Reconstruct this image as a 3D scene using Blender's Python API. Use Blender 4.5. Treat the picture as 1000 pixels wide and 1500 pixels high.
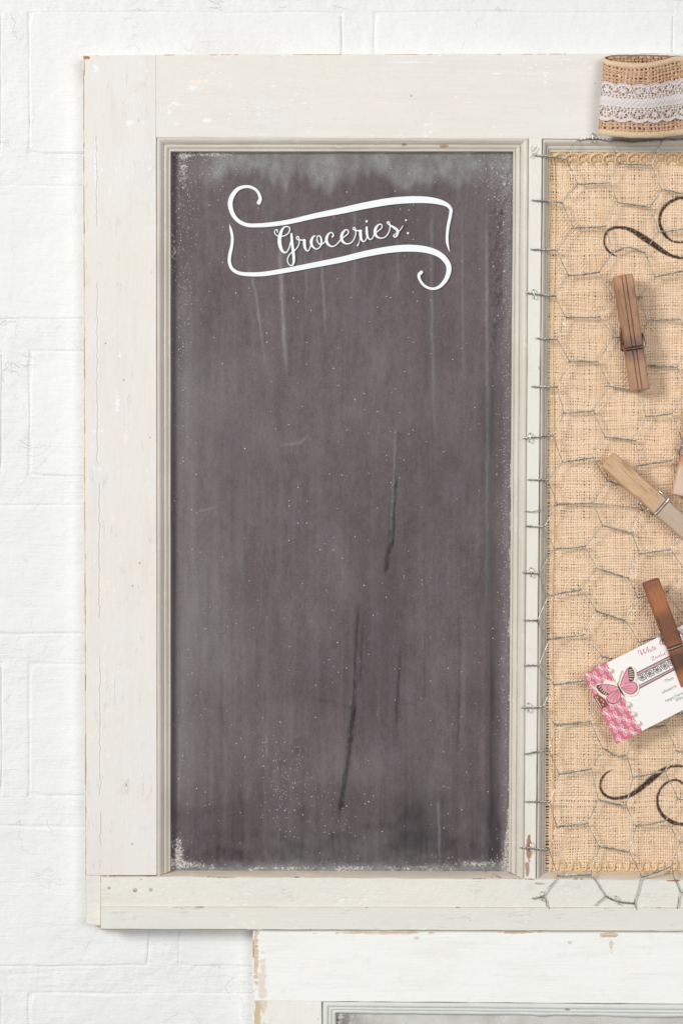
import bpy, math, random
import numpy as np
from mathutils import Vector

random.seed(7); np.random.seed(7)
scene = bpy.context.scene
for o in list(bpy.data.objects): bpy.data.objects.remove(o)
C = scene.collection

# ------------------------------------------------------------------ camera
S = 0.00045            # metres per photo pixel in the plane of the frame's face
D = 1.6                # camera distance
cam = bpy.data.cameras.new('camera'); camo = bpy.data.objects.new('camera', cam); C.objects.link(camo)
camo.location = (0, -D, 0); camo.rotation_euler = (math.pi/2, 0, 0)
cam.sensor_fit = 'VERTICAL'; cam.sensor_height = 36; cam.lens = 36*D/(1500*S)
cam.clip_start = 0.05; cam.clip_end = 50
scene.camera = camo
scene.render.resolution_x = 682; scene.render.resolution_y = 1024
# ------------------------------------------------------------------ light
w = bpy.data.worlds.new('World'); scene.world = w; w.use_nodes = True
bg = w.node_tree.nodes['Background']; bg.inputs[0].default_value = (0.97, 0.985, 1, 1); bg.inputs[1].default_value = 0.34
def area(name, loc, target, size, energy, col):
    l = bpy.data.lights.new(name, 'AREA'); l.shape = 'RECTANGLE'; l.size, l.size_y = size; l.energy = energy; l.color = col
    o = bpy.data.objects.new(name, l); C.objects.link(o); o.location = loc
    o.rotation_euler = (Vector(target)-Vector(loc)).to_track_quat('-Z', 'Y').to_euler()
    return o
area('softbox_key', (-3.3, -3.1, 1.5), (0, 0, 0.0), (1.2, 1.2), 164, (1, 0.995, 0.985))
area('softbox_fill', (1.4, -3.6, 0.5), (0, 0, 0), (1.6, 1.6), 50, (1, 0.995, 0.99))
scene.view_settings.view_transform = 'Standard'; scene.view_settings.look = 'None'
scene.view_settings.exposure = -0.05; scene.view_settings.gamma = 1
scene.render.engine = 'CYCLES'

# ------------------------------------------------------------------ helpers
def P(px, py, y=0.0, yref=None):
    """photo pixel -> world point standing at depth y (metres, + = towards the wall)"""
    f = (D + (y if yref is None else yref))/D
    return np.stack(np.broadcast_arrays((np.asarray(px, float)-500)*S*f, np.asarray(y, float), (750-np.asarray(py, float))*S*f), -1)

def _hash(ix, iy, seed):
    h = (ix.astype(np.int64)*374761393 + iy.astype(np.int64)*668265263 + seed*974634211) & 0x7fffffff
    h = ((h ^ (h >> 13))*1274126177) & 0x7fffffff
    return ((h ^ (h >> 16)) & 0xffff)/65535.0
def vn(x, y, seed=0):
    x = np.asarray(x, float); y = np.asarray(y, float); x, y = np.broadcast_arrays(x, y)
    ix = np.floor(x); iy = np.floor(y); fx = x-ix; fy = y-iy
    fx = fx*fx*(3-2*fx); fy = fy*fy*(3-2*fy)
    a = _hash(ix, iy, seed); b = _hash(ix+1, iy, seed); c = _hash(ix, iy+1, seed); d = _hash(ix+1, iy+1, seed)
    return (a*(1-fx)+b*fx)*(1-fy)+(c*(1-fx)+d*fx)*fy
def fbm(x, y, seed=0, o=4):
    r = 0; a = 0.5; t = 0
    for k in range(o):
        r = r+a*vn(np.asarray(x)*2**k, np.asarray(y)*2**k, seed+k*17); t += a; a *= 0.5
    return r/t
def sst(e0, e1, x):
    t = np.clip((x-e0)/(e1-e0), 0, 1); return t*t*(3-2*t)

def link(name, me, mats, parent=None):
    o = bpy.data.objects.new(name, me); C.objects.link(o)
    for m in (mats if isinstance(mats, (list, tuple)) else [mats]): me.materials.append(m)
    if parent is not None: o.parent = parent
    return o
def wloc(o):
    v = np.zeros(3)
    while o is not None: v = v+np.array(o.location); o = o.parent
    return v
class MB:
    def __init__(s): s.v = []; s.f = []; s.m = []; s.n = 0
    def add(s, verts, faces, mi=0):
        verts = np.asarray(verts, float).reshape(-1, 3); b = s.n
        s.v.append(verts); s.n += len(verts)
        for f in faces: s.f.append([i+b for i in f]); s.m.append(mi)
        return b
    def tube(s, pts, r, n=6, mi=0, caps=True):
        pts = np.asarray(pts, float); k = len(pts); r = np.broadcast_to(np.asarray(r, float), (k,))
        T = np.gradient(pts, axis=0); T /= np.linalg.norm(T, axis=1)[:, None]+1e-12
        a = np.array([0, 1.0, 0]) if abs(T[0][1]) < 0.9 else np.array([1.0, 0, 0])
        V = []
        for i in range(k):
            u = a-np.dot(a, T[i])*T[i]; u /= np.linalg.norm(u)+1e-12; a = u; v = np.cross(T[i], u)
            for j in range(n):
                an = 2*math.pi*j/n; V.append(pts[i]+r[i]*(math.cos(an)*u+math.sin(an)*v))
        F = [[i*n+j, i*n+(j+1) % n, (i+1)*n+(j+1) % n, (i+1)*n+j] for i in range(k-1) for j in range(n)]
        if caps: F.append(list(range(n))[::-1]); F.append([(k-1)*n+j for j in range(n)])
        s.add(V, F, mi)
    def build(s, name, mats, parent=None, smooth=False):
        V = np.concatenate(s.v)-wloc(parent)
        me = bpy.data.meshes.new(name); me.from_pydata(V.tolist(), [], s.f)
        me.polygons.foreach_set('material_index', s.m)
        if smooth: me.polygons.foreach_set('use_smooth', [True]*len(s.f))
        me.update()
        return link(name, me, mats, parent)
def grid_mesh(name, V, nu, nv, mats, parent, cols=None, smooth=True, blocks=1):
    """V: blocks*nu*nv verts in rows; quads inside every nu x nv block"""
    V = V.reshape(-1, 3)-wloc(parent)
    i, j = np.meshgrid(np.arange(nu-1), np.arange(nv-1), indexing='ij')
    q = np.stack([i*nv+j, i*nv+j+1, (i+1)*nv+j+1, (i+1)*nv+j], -1).reshape(-1, 4)
    q = (q[None]+(np.arange(blocks)*nu*nv)[:, None, None]).reshape(-1, 4)
    me = bpy.data.meshes.new(name)
    me.vertices.add(len(V)); me.vertices.foreach_set('co', V.astype(np.float32).ravel())
    me.loops.add(len(q)*4); me.loops.foreach_set('vertex_index', q.astype(np.int32).ravel())
    me.polygons.add(len(q)); me.polygons.foreach_set('loop_start', np.arange(0, len(q)*4, 4, dtype=np.int32))
    if smooth: me.polygons.foreach_set('use_smooth', np.ones(len(q), dtype=bool))
    me.update(calc_edges=True)
    if cols is not None:
        a = me.attributes.new('masks', 'FLOAT_COLOR', 'POINT'); a.data.foreach_set('color', cols.astype(np.float32).ravel())
    return link(name, me, mats, parent)
def thing(name, label, cat, loc, group=None):
    o = bpy.data.objects.new(name, None); C.objects.link(o); o.location = loc; o.empty_display_size = 0.02
    o['label'] = label; o['category'] = cat
    if group: o['group'] = group
    return o
def crom(pts, n=8):
    pts = np.asarray(pts, float); p = np.vstack([2*pts[0]-pts[1], pts, 2*pts[-1]-pts[-2]]); out = []
    for i in range(1, len(p)-2):
        for t in np.arange(n)/n:
            out.append(0.5*((2*p[i])+(-p[i-1]+p[i+1])*t+(2*p[i-1]-5*p[i]+4*p[i+1]-p[i+2])*t*t+(-p[i-1]+3*p[i]-3*p[i+1]+p[i+2])*t**3))
    out.append(pts[-1]); return np.array(out)
def stroke(mb, pts, y, yref=None, h=0.00025, rise=0.00012, n=8, mi=0, keep=None, smooth=True):
    """variable-width pen stroke, pts = (px, py, width px); a thin raised ribbon with round ends"""
    p = crom(pts, n) if smooth else np.asarray(pts, float)
    xy = p[:, :2]; r = np.maximum(p[:, 2]/2, 0.12)
    T = np.gradient(xy, axis=0); T /= np.linalg.norm(T, axis=1)[:, None]+1e-9; N = np.stack([-T[:, 1], T[:, 0]], 1)
    L = [xy[i]+N[i]*r[i] for i in range(len(p))]; R = [xy[i]-N[i]*r[i] for i in range(len(p))]
    for sgn, e in ((-1, 0), (1, len(p)-1)):        # round caps
        for k, an in enumerate((35, 65, 85)):
            a = math.radians(an); c = xy[e]+sgn*T[e]*r[e]*math.sin(a)
            l = c+N[e]*r[e]*math.cos(a); q = c-N[e]*r[e]*math.cos(a)
            if sgn < 0: L.insert(0, l); R.insert(0, q)
            else: L.append(l); R.append(q)
    L = np.array(L); R = np.array(R); k = len(L)
    yy = y-h-np.linspace(0, rise, k)
    yr = y if yref is None else yref
    V = np.concatenate([P(L[:, 0], L[:, 1], yy, yr), P(R[:, 0], R[:, 1], yy, yr), P(L[:, 0], L[:, 1], y+0.0002, yr), P(R[:, 0], R[:, 1], y+0.0002, yr)])
    F = []
    for i in range(k-1):
        if keep is not None and not keep(*((L[i]+R[i]+L[i+1]+R[i+1])/4)): continue
        F += [[i, i+1, k+i+1, k+i], [2*k+i, 2*k+i+1, i+1, i], [k+i, k+i+1, 3*k+i+1, 3*k+i]]
    mb.add(V, F, mi)
def poly(mb, pts, y, h, yref=None, mi=0):
    """flat cut-out with thickness h standing proud of depth y"""
    p = np.asarray(pts, float); k = len(p); yr = y if yref is None else yref
    V = np.concatenate([P(p[:, 0], p[:, 1], y-h, yr), P(p[:, 0], p[:, 1], y, yr)])
    a = np.sum(p[:, 0]*np.roll(p[:, 1], -1)-np.roll(p[:, 0], -1)*p[:, 1])
    top = list(range(k)); top = top if a < 0 else top[::-1]
    mb.add(V, [top[::-1] if False else top]+[[i, (i+1) % k, k+(i+1) % k, k+i] for i in range(k)], mi)
def disc(mb, cx, cy, r, y, h, yref=None, mi=0, n=12):
    a = np.linspace(0, 2*np.pi, n, endpoint=False); poly(mb, np.stack([cx+r*np.cos(a), cy+r*np.sin(a)], 1), y, h, yref, mi)
def inside(poly_pts):
    p = np.asarray(poly_pts, float)
    def f(x, y):
        c = False; j = len(p)-1
        for i in range(len(p)):
            if (p[i][1] > y) != (p[j][1] > y) and x < (p[j][0]-p[i][0])*(y-p[i][1])/(p[j][1]-p[i][1])+p[i][0]: c = not c
            j = i
        return c
    return f

# ------------------------------------------------------------------ materials
def lin(r, g, b):
    f = lambda c: (c/255/12.92) if c/255 <= 0.04045 else ((c/255+0.055)/1.055)**2.4
    return (f(r), f(g), f(b), 1)
class Mat:
    def __init__(s, name, rough=0.5, spec=0.5, metal=0):
        s.mat = bpy.data.materials.new(name); s.mat.use_nodes = True; s.nt = s.mat.node_tree
        s.b = s.nt.nodes['Principled BSDF']; s.b.inputs['Roughness'].default_value = rough
        s.b.inputs['Specular IOR Level'].default_value = spec; s.b.inputs['Metallic'].default_value = metal
        s._pos = None
    def n(s, t): return s.nt.nodes.new('ShaderNode'+t)
    def set(s, inp, v):
        if isinstance(v, bpy.types.NodeSocket): s.nt.links.new(v, inp)
        elif v is not None: inp.default_value = v
    def math(s, op, a, b=None, c=None, clamp=False):
        n = s.n('Math'); n.operation = op; n.use_clamp = clamp
        for i, v in enumerate((a, b, c)): s.set(n.inputs[i], v)
        return n.outputs[0]
    def px(s):
        """world position in photo-pixel sized units: x right, y down, z depth"""
        if s._pos is None:
            g = s.n('NewGeometry'); m = s.n('Mapping'); m.inputs['Scale'].default_value = (1/S, 1/S, -1/S); m.inputs['Location'].default_value = (500, 0, 750)
            s.nt.links.new(g.outputs['Position'], m.inputs[0]); s._pos = m.outputs[0]
        return s._pos
    def scl(s, sx, sy, sz=None, rot=0):
        m = s.n('Mapping'); m.inputs['Scale'].default_value = (sx, sz if sz is not None else sx, sy); m.inputs['Rotation'].default_value = (0, rot, 0)
        s.nt.links.new(s.px(), m.inputs[0]); return m.outputs[0]
    def xyz(s):
        n = s.n('SeparateXYZ'); s.nt.links.new(s.px(), n.inputs[0]); return n.outputs[0], n.outputs[2], n.outputs[1]
    def noise(s, vec, scale=1, detail=3, rough=0.55, dist=0):
        n = s.n('TexNoise'); s.set(n.inputs['Vector'], vec); n.inputs['Scale'].default_value = scale
        n.inputs['Detail'].default_value = detail; n.inputs['Roughness'].default_value = rough; n.inputs['Distortion'].default_value = dist
        return n.outputs['Fac']
    def vor(s, vec, scale=1, feature='F1', rnd=1):
        n = s.n('TexVoronoi'); n.feature = feature; s.set(n.inputs['Vector'], vec); n.inputs['Scale'].default_value = scale; n.inputs['Randomness'].default_value = rnd
        return n.outputs['Distance'], n.outputs['Color']
    def mr(s, f, a, b, c=0, d=1):
        n = s.n('MapRange'); s.set(n.inputs[0], f)
        for i, v in enumerate((a, b, c, d)): n.inputs[i+1].default_value = v
        return n.outputs[0]
    def mix(s, f, a, b, mode='MIX'):
        n = s.n('Mix'); n.data_type = 'RGBA'; n.blend_type = mode; s.set(n.inputs[0], f); s.set(n.inputs[6], a); s.set(n.inputs[7], b); return n.outputs[2]
    def attr(s):
        n = s.n('Attribute'); n.attribute_name = 'masks'; q = s.n('SeparateColor'); s.nt.links.new(n.outputs['Color'], q.inputs[0])
        return q.outputs[0], q.outputs[1], q.outputs[2], n.outputs['Alpha']
    def bump(s, h, strength=0.3, dist=0.0005, prev=None):
        n = s.n('Bump'); s.set(n.inputs['Height'], h); n.inputs['Strength'].default_value = strength; n.inputs['Distance'].default_value = dist
        if prev: s.nt.links.new(prev, n.inputs['Normal'])
        s.nt.links.new(n.outputs[0], s.b.inputs['Normal']); return n.outputs[0]
    def col(s, v): s.set(s.b.inputs['Base Color'], v)
    def rgh(s, v): s.set(s.b.inputs['Roughness'], v)

WOOD = lin(176, 122, 80)
def paint(name, base, base2, grain='v', spots=(), worn=0.0, chips=0.5, cracks=0.5, rough=0.45, wood=WOOD, wornscale=1/22, chipcol=(0.90, 0.89, 0.86, 1), lines=(), lump=0.7, flakes=()):
    m = Mat(name, rough, 0.35)
    gv = m.scl(1/2.2, 1/90, 1/2.2) if grain == 'v' else m.scl(1/90, 1/2.2, 1/2.2)
    g = m.noise(gv, 1, 4, 0.6)
    big = m.noise(m.px(), 1/150, 3, 0.6)
    c = m.mix(m.mr(big, 0.35, 0.68), base, base2)
    c = m.mix(m.mr(g, 0.35, 0.75, 0, 0.11), c, (0.52, 0.48, 0.41, 1))
    gr = m.noise(m.scl(1/26, 1/150) if grain == 'v' else m.scl(1/150, 1/26), 1, 5, 0.65)
    c = m.mix(m.mr(gr, 0.5, 0.72, 0, 0.22), c, lin(206, 200, 188))
    c = m.mix(m.mr(m.noise(m.px(), 1/24, 6, 0.75), 0.56, 0.7, 0, 0.16), c, lin(198, 188, 170))
    patch = m.noise(m.scl(1/60, 1/95) if grain == 'v' else m.scl(1/95, 1/60), 1, 2)
    # pinkish and yellowish undercoat showing faintly
    un = m.mr(m.math('MULTIPLY', m.mr(m.noise(m.px(), 1/34, 4, 0.65), 0.58, 0.7), m.mr(patch, 0.5, 0.62)), 0, 1, 0, 0.35)
    c = m.mix(un, c, lin(246, 226, 206))
    cv = m.scl(1/4, 1/11) if grain == 'v' else m.scl(1/11, 1/4)
    ch = m.math('MULTIPLY', m.mr(m.noise(cv, 1, 3, 0.6), 0.60, 0.64), m.mr(patch, 0.52, 0.60))
    c = m.mix(m.math('MULTIPLY', ch, chips), c, chipcol)
    # tiny dark pits
    d, vc = m.vor(m.px(), 1/13)
    sc = m.n('SeparateColor'); m.set(sc.inputs[0], vc)
    pit = m.math('MULTIPLY', m.math('LESS_THAN', d, m.math('MULTIPLY', sc.outputs[1], 0.10)), m.math('GREATER_THAN', sc.outputs[0], 0.90))
    c = m.mix(m.math('MULTIPLY', pit, 0.65), c, lin(120, 98, 80))
    # long cracks in the paint
    cn = m.noise(m.scl(1/17, 1/170) if grain == 'v' else m.scl(1/170, 1/17), 1, 5, 0.6)
    ck = m.math('MULTIPLY', m.mr(m.math('ABSOLUTE', m.math('SUBTRACT', cn, 0.47)), 0.0, 0.006, 1, 0), m.mr(m.noise(m.px(), 1/45, 2), 0.54, 0.6))
    c = m.mix(m.math('MULTIPLY', ck, 0.3*cracks), c, lin(165, 150, 130))
    bare = None
    x, y, z = m.xyz()
    lw = m.noise(m.scl(1/400, 1/13), 1, 4, 0.65)
    for (lx, l0, l1) in lines:
        dd = m.math('ABSOLUTE', m.math('SUBTRACT', x, m.math('ADD', lx-4.5, m.math('MULTIPLY', lw, 9.0))))
        k = m.math('MULTIPLY', m.mr(dd, 0.35, 1.1, 1, 0), m.math('MULTIPLY', m.math('GREATER_THAN', y, l0), m.math('LESS_THAN', y, l1)))
        c = m.mix(m.math('MULTIPLY', k, 0.42), c, lin(176, 160, 138)); ck = m.math('MAXIMUM', ck, k)
        k2 = m.math('MULTIPLY', m.mr(m.math('ABSOLUTE', m.math('SUBTRACT', dd, 1.8)), 0.2, 0.9, 1, 0), m.math('MULTIPLY', m.math('GREATER_THAN', y, l0), m.math('LESS_THAN', y, l1)))
        c = m.mix(m.math('MULTIPLY', k2, 0.5), c, (0.88, 0.87, 0.83, 1))
    wn = m.noise(m.scl(1/7, 1/16) if grain == 'v' else m.scl(1/16, 1/7), 1, 4, 0.65)
    for (cx, cy, rx, ry, fc) in flakes:
        dx = m.math('DIVIDE', m.math('SUBTRACT', x, cx), rx); dy = m.math('DIVIDE', m.math('SUBTRACT', y, cy), ry)
        rr = m.math('SQRT', m.math('ADD', m.math('MULTIPLY', dx, dx), m.math('MULTIPLY', dy, dy)))
        fl = m.math('ADD', m.math('SUBTRACT', 1.0, rr), m.math('MULTIPLY', m.math('SUBTRACT', m.noise(m.scl(1/9, 1/4, rot=0.5), 1, 5, 0.7), 0.5), 3.2))
        c = m.mix(m.mr(fl, 0.5, 0.62, 0, 0.85), c, fc)
    for (cx, cy, rx, ry, st) in spots:
        dx = m.math('DIVIDE', m.math('SUBTRACT', x, cx), rx); dy = m.math('DIVIDE', m.math('SUBTRACT', y, cy), ry)
        r = m.math('SQRT', m.math('ADD', m.math('MULTIPLY', dx, dx), m.math('MULTIPLY', dy, dy)))
        k = m.math('ADD', m.math('SUBTRACT', 1.0, r), m.math('MULTIPLY', m.math('SUBTRACT', wn, 0.5), 2.2))
        k = m.math('MULTIPLY', m.mr(k, 0.25, 0.36), st)
        bare = k if bare is None else m.math('MAXIMUM', bare, k)
    if worn > 0:
        k = m.mr(m.noise(m.px(), wornscale, 5, 0.7), 0.72-0.4*worn, 0.75-0.4*worn)
        bare = k if bare is None else m.math('MAXIMUM', bare, k)
    hb = m.math('ADD', m.math('MULTIPLY', g, 0.35), m.math('MULTIPLY', m.noise(m.px(), 1/10, 5, 0.65), lump))
    hb = m.math('SUBTRACT', hb, m.math('MULTIPLY', ck, 0.5*cracks))
    hb = m.math('SUBTRACT', hb, m.math('MULTIPLY', ch, 0.12))
    if bare is not None:
        wv = m.mix(m.mr(g, 0.3, 0.7), wood, (wood[0]*0.6, wood[1]*0.52, wood[2]*0.45, 1))
        c = m.mix(bare, c, wv)
        hb = m.math('SUBTRACT', hb, m.math('MULTIPLY', bare, 0.6))
    m.col(c); m.bump(hb, 0.5, 0.0007)
    m.rgh(m.mr(big, 0.3, 0.7, rough-0.06, rough+0.1))
    return m.mat

CREAM = lin(232, 229, 225); CREAM2 = lin(232, 227, 217)
GREENISH = lin(234, 230, 219); GREEN2 = lin(229, 227, 217)
TAUPE = lin(216, 208, 196); TAUPE2 = lin(203, 194, 179)
M_stile = paint('cream_paint_stile', CREAM, CREAM2, 'v', chips=0.8, cracks=0.9, flakes=[(140, 100, 9, 9, (0.90, 0.89, 0.87, 1)), (176, 520, 5, 9, (0.90, 0.89, 0.87, 1)), (172, 590, 5, 30, (0.90, 0.89, 0.87, 1)), (184, 640, 6, 24, lin(246, 230, 216)), (165, 760, 6, 14, lin(246, 230, 216)), (190, 180, 8, 8, (0.90, 0.89, 0.87, 1)), (140, 240, 3, 60, (0.90, 0.89, 0.87, 1))], spots=[(185, 1150, 1.6, 6, 0.6), (205, 825, 1.5, 2.5, 0.6), (126, 84, 7, 4, 0.9), (123, 100, 2.2, 18, 0.8)], lines=[(143, 412, 680), (146, 708, 905), (147, 960, 1165), (142, 200, 330), (148, 1190, 1240)])
M_wornedge = paint('bare_arris', lin(222, 196, 160), lin(214, 180, 138), 'v', worn=0.62, wood=lin(206, 158, 112), wornscale=1/60)
M_rail = paint('cream_paint_rail', lin(231, 228, 223), CREAM2, 'h', chips=0.95, cracks=0.25, flakes=[(288, 120, 26, 7, lin(246, 230, 216)), (282, 128, 18, 6, (0.90, 0.89, 0.87, 1)), (258, 152, 10, 7, (0.90, 0.89, 0.87, 1)), (305, 176, 16, 6, (0.90, 0.89, 0.87, 1)), (248, 165, 6, 8, (0.90, 0.89, 0.87, 1)), (726, 108, 14, 3, (0.90, 0.89, 0.87, 1)), (600, 91, 60, 2, (0.90, 0.89, 0.87, 1)), (560, 150, 20, 3, lin(246, 230, 216))], spots=[(602, 140, 1.6, 1.6, 0.6), (336, 79.5, 90, 1.2, 0.6)])
M_edge = paint('worn_cream_edge', CREAM, CREAM2, 'v', worn=0.5, wood=lin(206, 160, 114), wornscale=1/70)
M_mould = paint('taupe_paint_moulding', TAUPE, TAUPE2, 'v', chips=0.3, cracks=0.3, rough=0.38, worn=0.02)
M_mouldh = paint('taupe_paint_moulding_across', TAUPE, TAUPE2, 'h', chips=0.3, cracks=0.3, rough=0.38, spots=[(650, 213, 8, 2.5, 0.7), (592, 211, 4, 2, 0.6)])
M_munt = paint('pale_green_paint_muntin', lin(234, 230, 222), lin(230, 227, 215), 'v', chips=0.4, cracks=0.3,
               spots=[(774, 1242, 5.5, 26, 1), (771.5, 1272, 4, 16, 0.9), (789, 538, 1.8, 4, 0.7)], wood=lin(192, 150, 122))
M_bottom = paint('greenish_cream_paint', GREENISH, GREEN2, 'h', chips=0.7, cracks=0.6, lump=1.6,
                 spots=[(790, 1294, 14, 2.5, 0.5), (985, 1290, 18, 1.8, 1), (330, 1285, 30, 1.8, 0.7)])
M_strip = paint('worn_strip_paint', lin(225, 225, 216), lin(231, 228, 217), 'h', chips=0.5, cracks=1.0)
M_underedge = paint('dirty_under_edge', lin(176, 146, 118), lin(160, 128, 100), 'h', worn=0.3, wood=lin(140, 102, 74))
M_joint = paint('joint_edge', lin(218, 206, 192), lin(205, 190, 172), 'h', worn=0.25, wood=lin(176, 148, 124))
M_stripedge = paint('worn_strip_edge', lin(205, 194, 180), lin(212, 205, 192), 'h', worn=0.35, wood=lin(170, 138, 112), wornscale=1/45)
M_baresill = paint('bare_sill_wood', lin(196, 184, 170), lin(206, 192, 174), 'h', worn=0.18, chips=0.3, wood=lin(176, 152, 132), wornscale=1/50)
M_door = paint('white_door_paint', lin(246, 246, 243), lin(243, 243, 238), 'h', chips=0.5, cracks=0.25,
               spots=[(892, 1370, 16, 7, 0.8), (760, 1366, 40, 3, 0.8), (555, 1367, 90, 2.4, 0.7), (834, 1381, 5, 3, 0.5), (610, 1375, 6, 3, 0.5), (895, 1385, 4, 14, 0.5), (375, 1400, 6, 55, 0.75), (384, 1440, 8, 50, 0.4)],
               wood=lin(228, 198, 162))
M_doorstile = paint('white_door_stile_paint', lin(240, 239, 232), lin(238, 236, 226), 'v', chips=0.5, cracks=0.8,
               spots=[(375, 1400, 6, 60, 0.8), (386, 1440, 8, 70, 0.45), (377, 1490, 7, 45, 0.8)], wood=lin(232, 208, 160))
M_doormould = paint('grey_green_moulding_paint', lin(224, 226, 220), lin(215, 220, 214), 'h', chips=0.3, cracks=0.3, spots=[(830, 1480, 5, 2, 0.7)])

def mk_wall(name, base, b=0.5):
    m = Mat(name, 0.55, 0.3)
    n1 = m.noise(m.px(), 1/90, 4, 0.6)
    c = m.mix(m.mr(n1, 0.35, 0.7), base, (base[0]*0.965, base[1]*0.97, base[2]*0.972, 1))
    st = m.noise(m.scl(1/60, 1/5, rot=0.12), 1, 4, 0.65)
    c = m.mix(m.mr(st, 0.45, 0.8, 0, 0.10), c, (0.72, 0.72, 0.70, 1))
    cn = m.noise(m.px(), 1/70, 4, 0.55, 0.5)
    ck = m.math('MULTIPLY', m.mr(m.math('ABSOLUTE', m.math('SUBTRACT', cn, 0.5)), 0, 0.004, 1, 0), m.mr(m.noise(m.px(), 1/60, 1), 0.55, 0.62))
    c = m.mix(m.math('MULTIPLY', ck, 0.07), c, (0.55, 0.55, 0.54, 1))
    h = m.math('ADD', m.math('MULTIPLY', st, 0.6), m.math('MULTIPLY', m.noise(m.px(), 1/16, 6, 0.6), 0.9))
    h = m.math('SUBTRACT', h, m.math('MULTIPLY', ck, 0.25)); h = m.math('ADD', h, m.math('MULTIPLY', m.noise(m.px(), 1/55, 3, 0.5), 2.2))
    m.col(c); m.bump(h, b, 0.0012); return m.mat
M_brick = mk_wall('white_brick_paint', (0.835, 0.835, 0.82, 1), 0.65)
M_mortar = mk_wall('white_mortar_paint', (0.835, 0.835, 0.82, 1), 0.9)

# chalkboard
m = Mat('chalkboard_paint', 0.55, 0.15)
dust, dark, spk, scf = m.attr()
fine = m.noise(m.scl(1/1.6, 1/14), 1, 4, 0.7); mid = m.noise(m.scl(1/16, 1/70), 1, 4, 0.6)
c = m.mix(m.mr(mid, 0.3, 0.72), lin(84, 72, 74), lin(102, 89, 91))
c = m.mix(m.mr(m.noise(m.scl(1/7, 1/11), 1, 6, 0.75), 0.42, 0.66, 0, 0.42), c, lin(122, 111, 113))
c = m.mix(m.mr(m.noise(m.scl(1/40, 1/60), 1, 4, 0.65), 0.5, 0.72, 0, 0.4), c, lin(104, 95, 106))
c = m.mix(m.mr(fine, 0.35, 0.7, 0, 0.32), c, lin(128, 117, 118))
c = m.mix(m.mr(m.noise(m.scl(1/1.3, 1/3), 1, 3, 0.7), 0.5, 0.72, 0, 0.4), c, lin(84, 73, 76))
c = m.mix(m.mr(m.noise(m.px(), 1/2.6, 3, 0.75), 0.5, 0.75, 0, 0.34), c, lin(138, 134, 132))
c = m.mix(dark, c, lin(42, 34, 38)); m.set(m.b.inputs['Specular IOR Level'], m.mr(dark, 0.1, 0.6, 0.12, 0.34))
grit = m.noise(m.px(), 1/2.2, 4, 0.75)
c = m.mix(m.math('MULTIPLY', dust, m.mr(grit, 0.25, 0.65, 0.30, 1.0)), c, lin(158, 160, 156))
d, vc = m.vor(m.px(), 1/6.5); sc = m.n('SeparateColor'); m.set(sc.inputs[0], vc)
sp = m.math('MULTIPLY', m.math('LESS_THAN', d, m.math('ADD', 0.045, m.math('MULTIPLY', m.math('POWER', sc.outputs[1], 3.0), 0.17))), m.math('LESS_THAN', sc.outputs[0], spk))
d2, vc2 = m.vor(m.px(), 1/3.1); sc2 = m.n('SeparateColor'); m.set(sc2.inputs[0], vc2)
sp2 = m.math('MULTIPLY', m.math('LESS_THAN', d2, 0.24), m.math('LESS_THAN', sc2.outputs[0], m.math('SUBTRACT', spk, 0.24)))
c = m.mix(m.math('MULTIPLY', sp2, 0.52), c, lin(204, 201, 198))
c = m.mix(m.math('MULTIPLY', sp, m.mr(sc.outputs[2], 0, 1, 0.15, 0.95)), c, lin(226, 222, 220))
sk = m.mr(m.math('ADD', m.math('SUBTRACT', m.noise(m.px(), 1/5.5, 8, 0.85, 0.8), 0.5), m.math('SUBTRACT', scf, 0.5)), 0.13, 0.19)
sk = m.math('MULTIPLY', sk, m.mr(m.noise(m.px(), 1/2.4, 3, 0.7), 0.40, 0.56, 0.12, 1))
c = m.mix(m.math('MULTIPLY', sk, 0.9), c, lin(220, 213, 206))
m.col(c)
m.rgh(m.mr(dust, 0, 1, 0.36, 0.85))
h = m.math('ADD', m.math('MULTIPLY', fine, 0.3), m.math('MULTIPLY', grit, 0.35)); h = m.math('ADD', h, m.math('MULTIPLY', sk, 0.8)); h = m.math('ADD', h, m.math('MULTIPLY', sp, 1.0))
m.bump(h, 0.3, 0.0005); M_chalk = m.mat
m = Mat('white_vinyl', 0.45); m.col(m.mix(m.noise(m.px(), 1/20), lin(243, 246, 247), lin(236, 240, 241))); M_vinyl = m.mat

# burlap
def mk_burlap(name, light, darkc, ink=lin(70, 52, 48)):
    m = Mat(name, 0.85, 0.1)
    tone, inkm, _, _ = m.attr()
    c = m.mix(tone, darkc, light)
    c = m.mix(m.mr(m.noise(m.px(), 1/1.3, 3, 0.7), 0.35, 0.75, 0, 0.28), c, darkc)
    c = m.mix(m.mr(m.noise(m.px(), 1/130, 2), 0.4, 0.7, 0, 0.22), c, lin(226, 192, 158))
    c = m.mix(m.math('MULTIPLY', inkm, m.mr(m.noise(m.px(), 1/2.4, 4, 0.75), 0.34, 0.46, 0.35, 1)), c, ink)
    m.col(c); m.bump(m.noise(m.px(), 1/1.1, 3, 0.7), 0.4, 0.0003); return m.mat
M_burlap = mk_burlap('burlap_weave', lin(253, 230, 203), lin(222, 187, 150))
M_loop = mk_burlap('ribbon_burlap_weave', lin(226, 193, 162), lin(172, 130, 100))
m = Mat('burlap_backing', 0.9, 0.05); m.col(m.mix(m.noise(m.px(), 1/5), lin(158, 120, 88), lin(130, 96, 68))); M_back = m.mat
m = Mat('ribbon_lining', 0.9, 0.05); m.col(m.mix(m.noise(m.px(), 1/5), lin(120, 82, 58), lin(96, 66, 48))); M_loopback = m.mat
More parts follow.
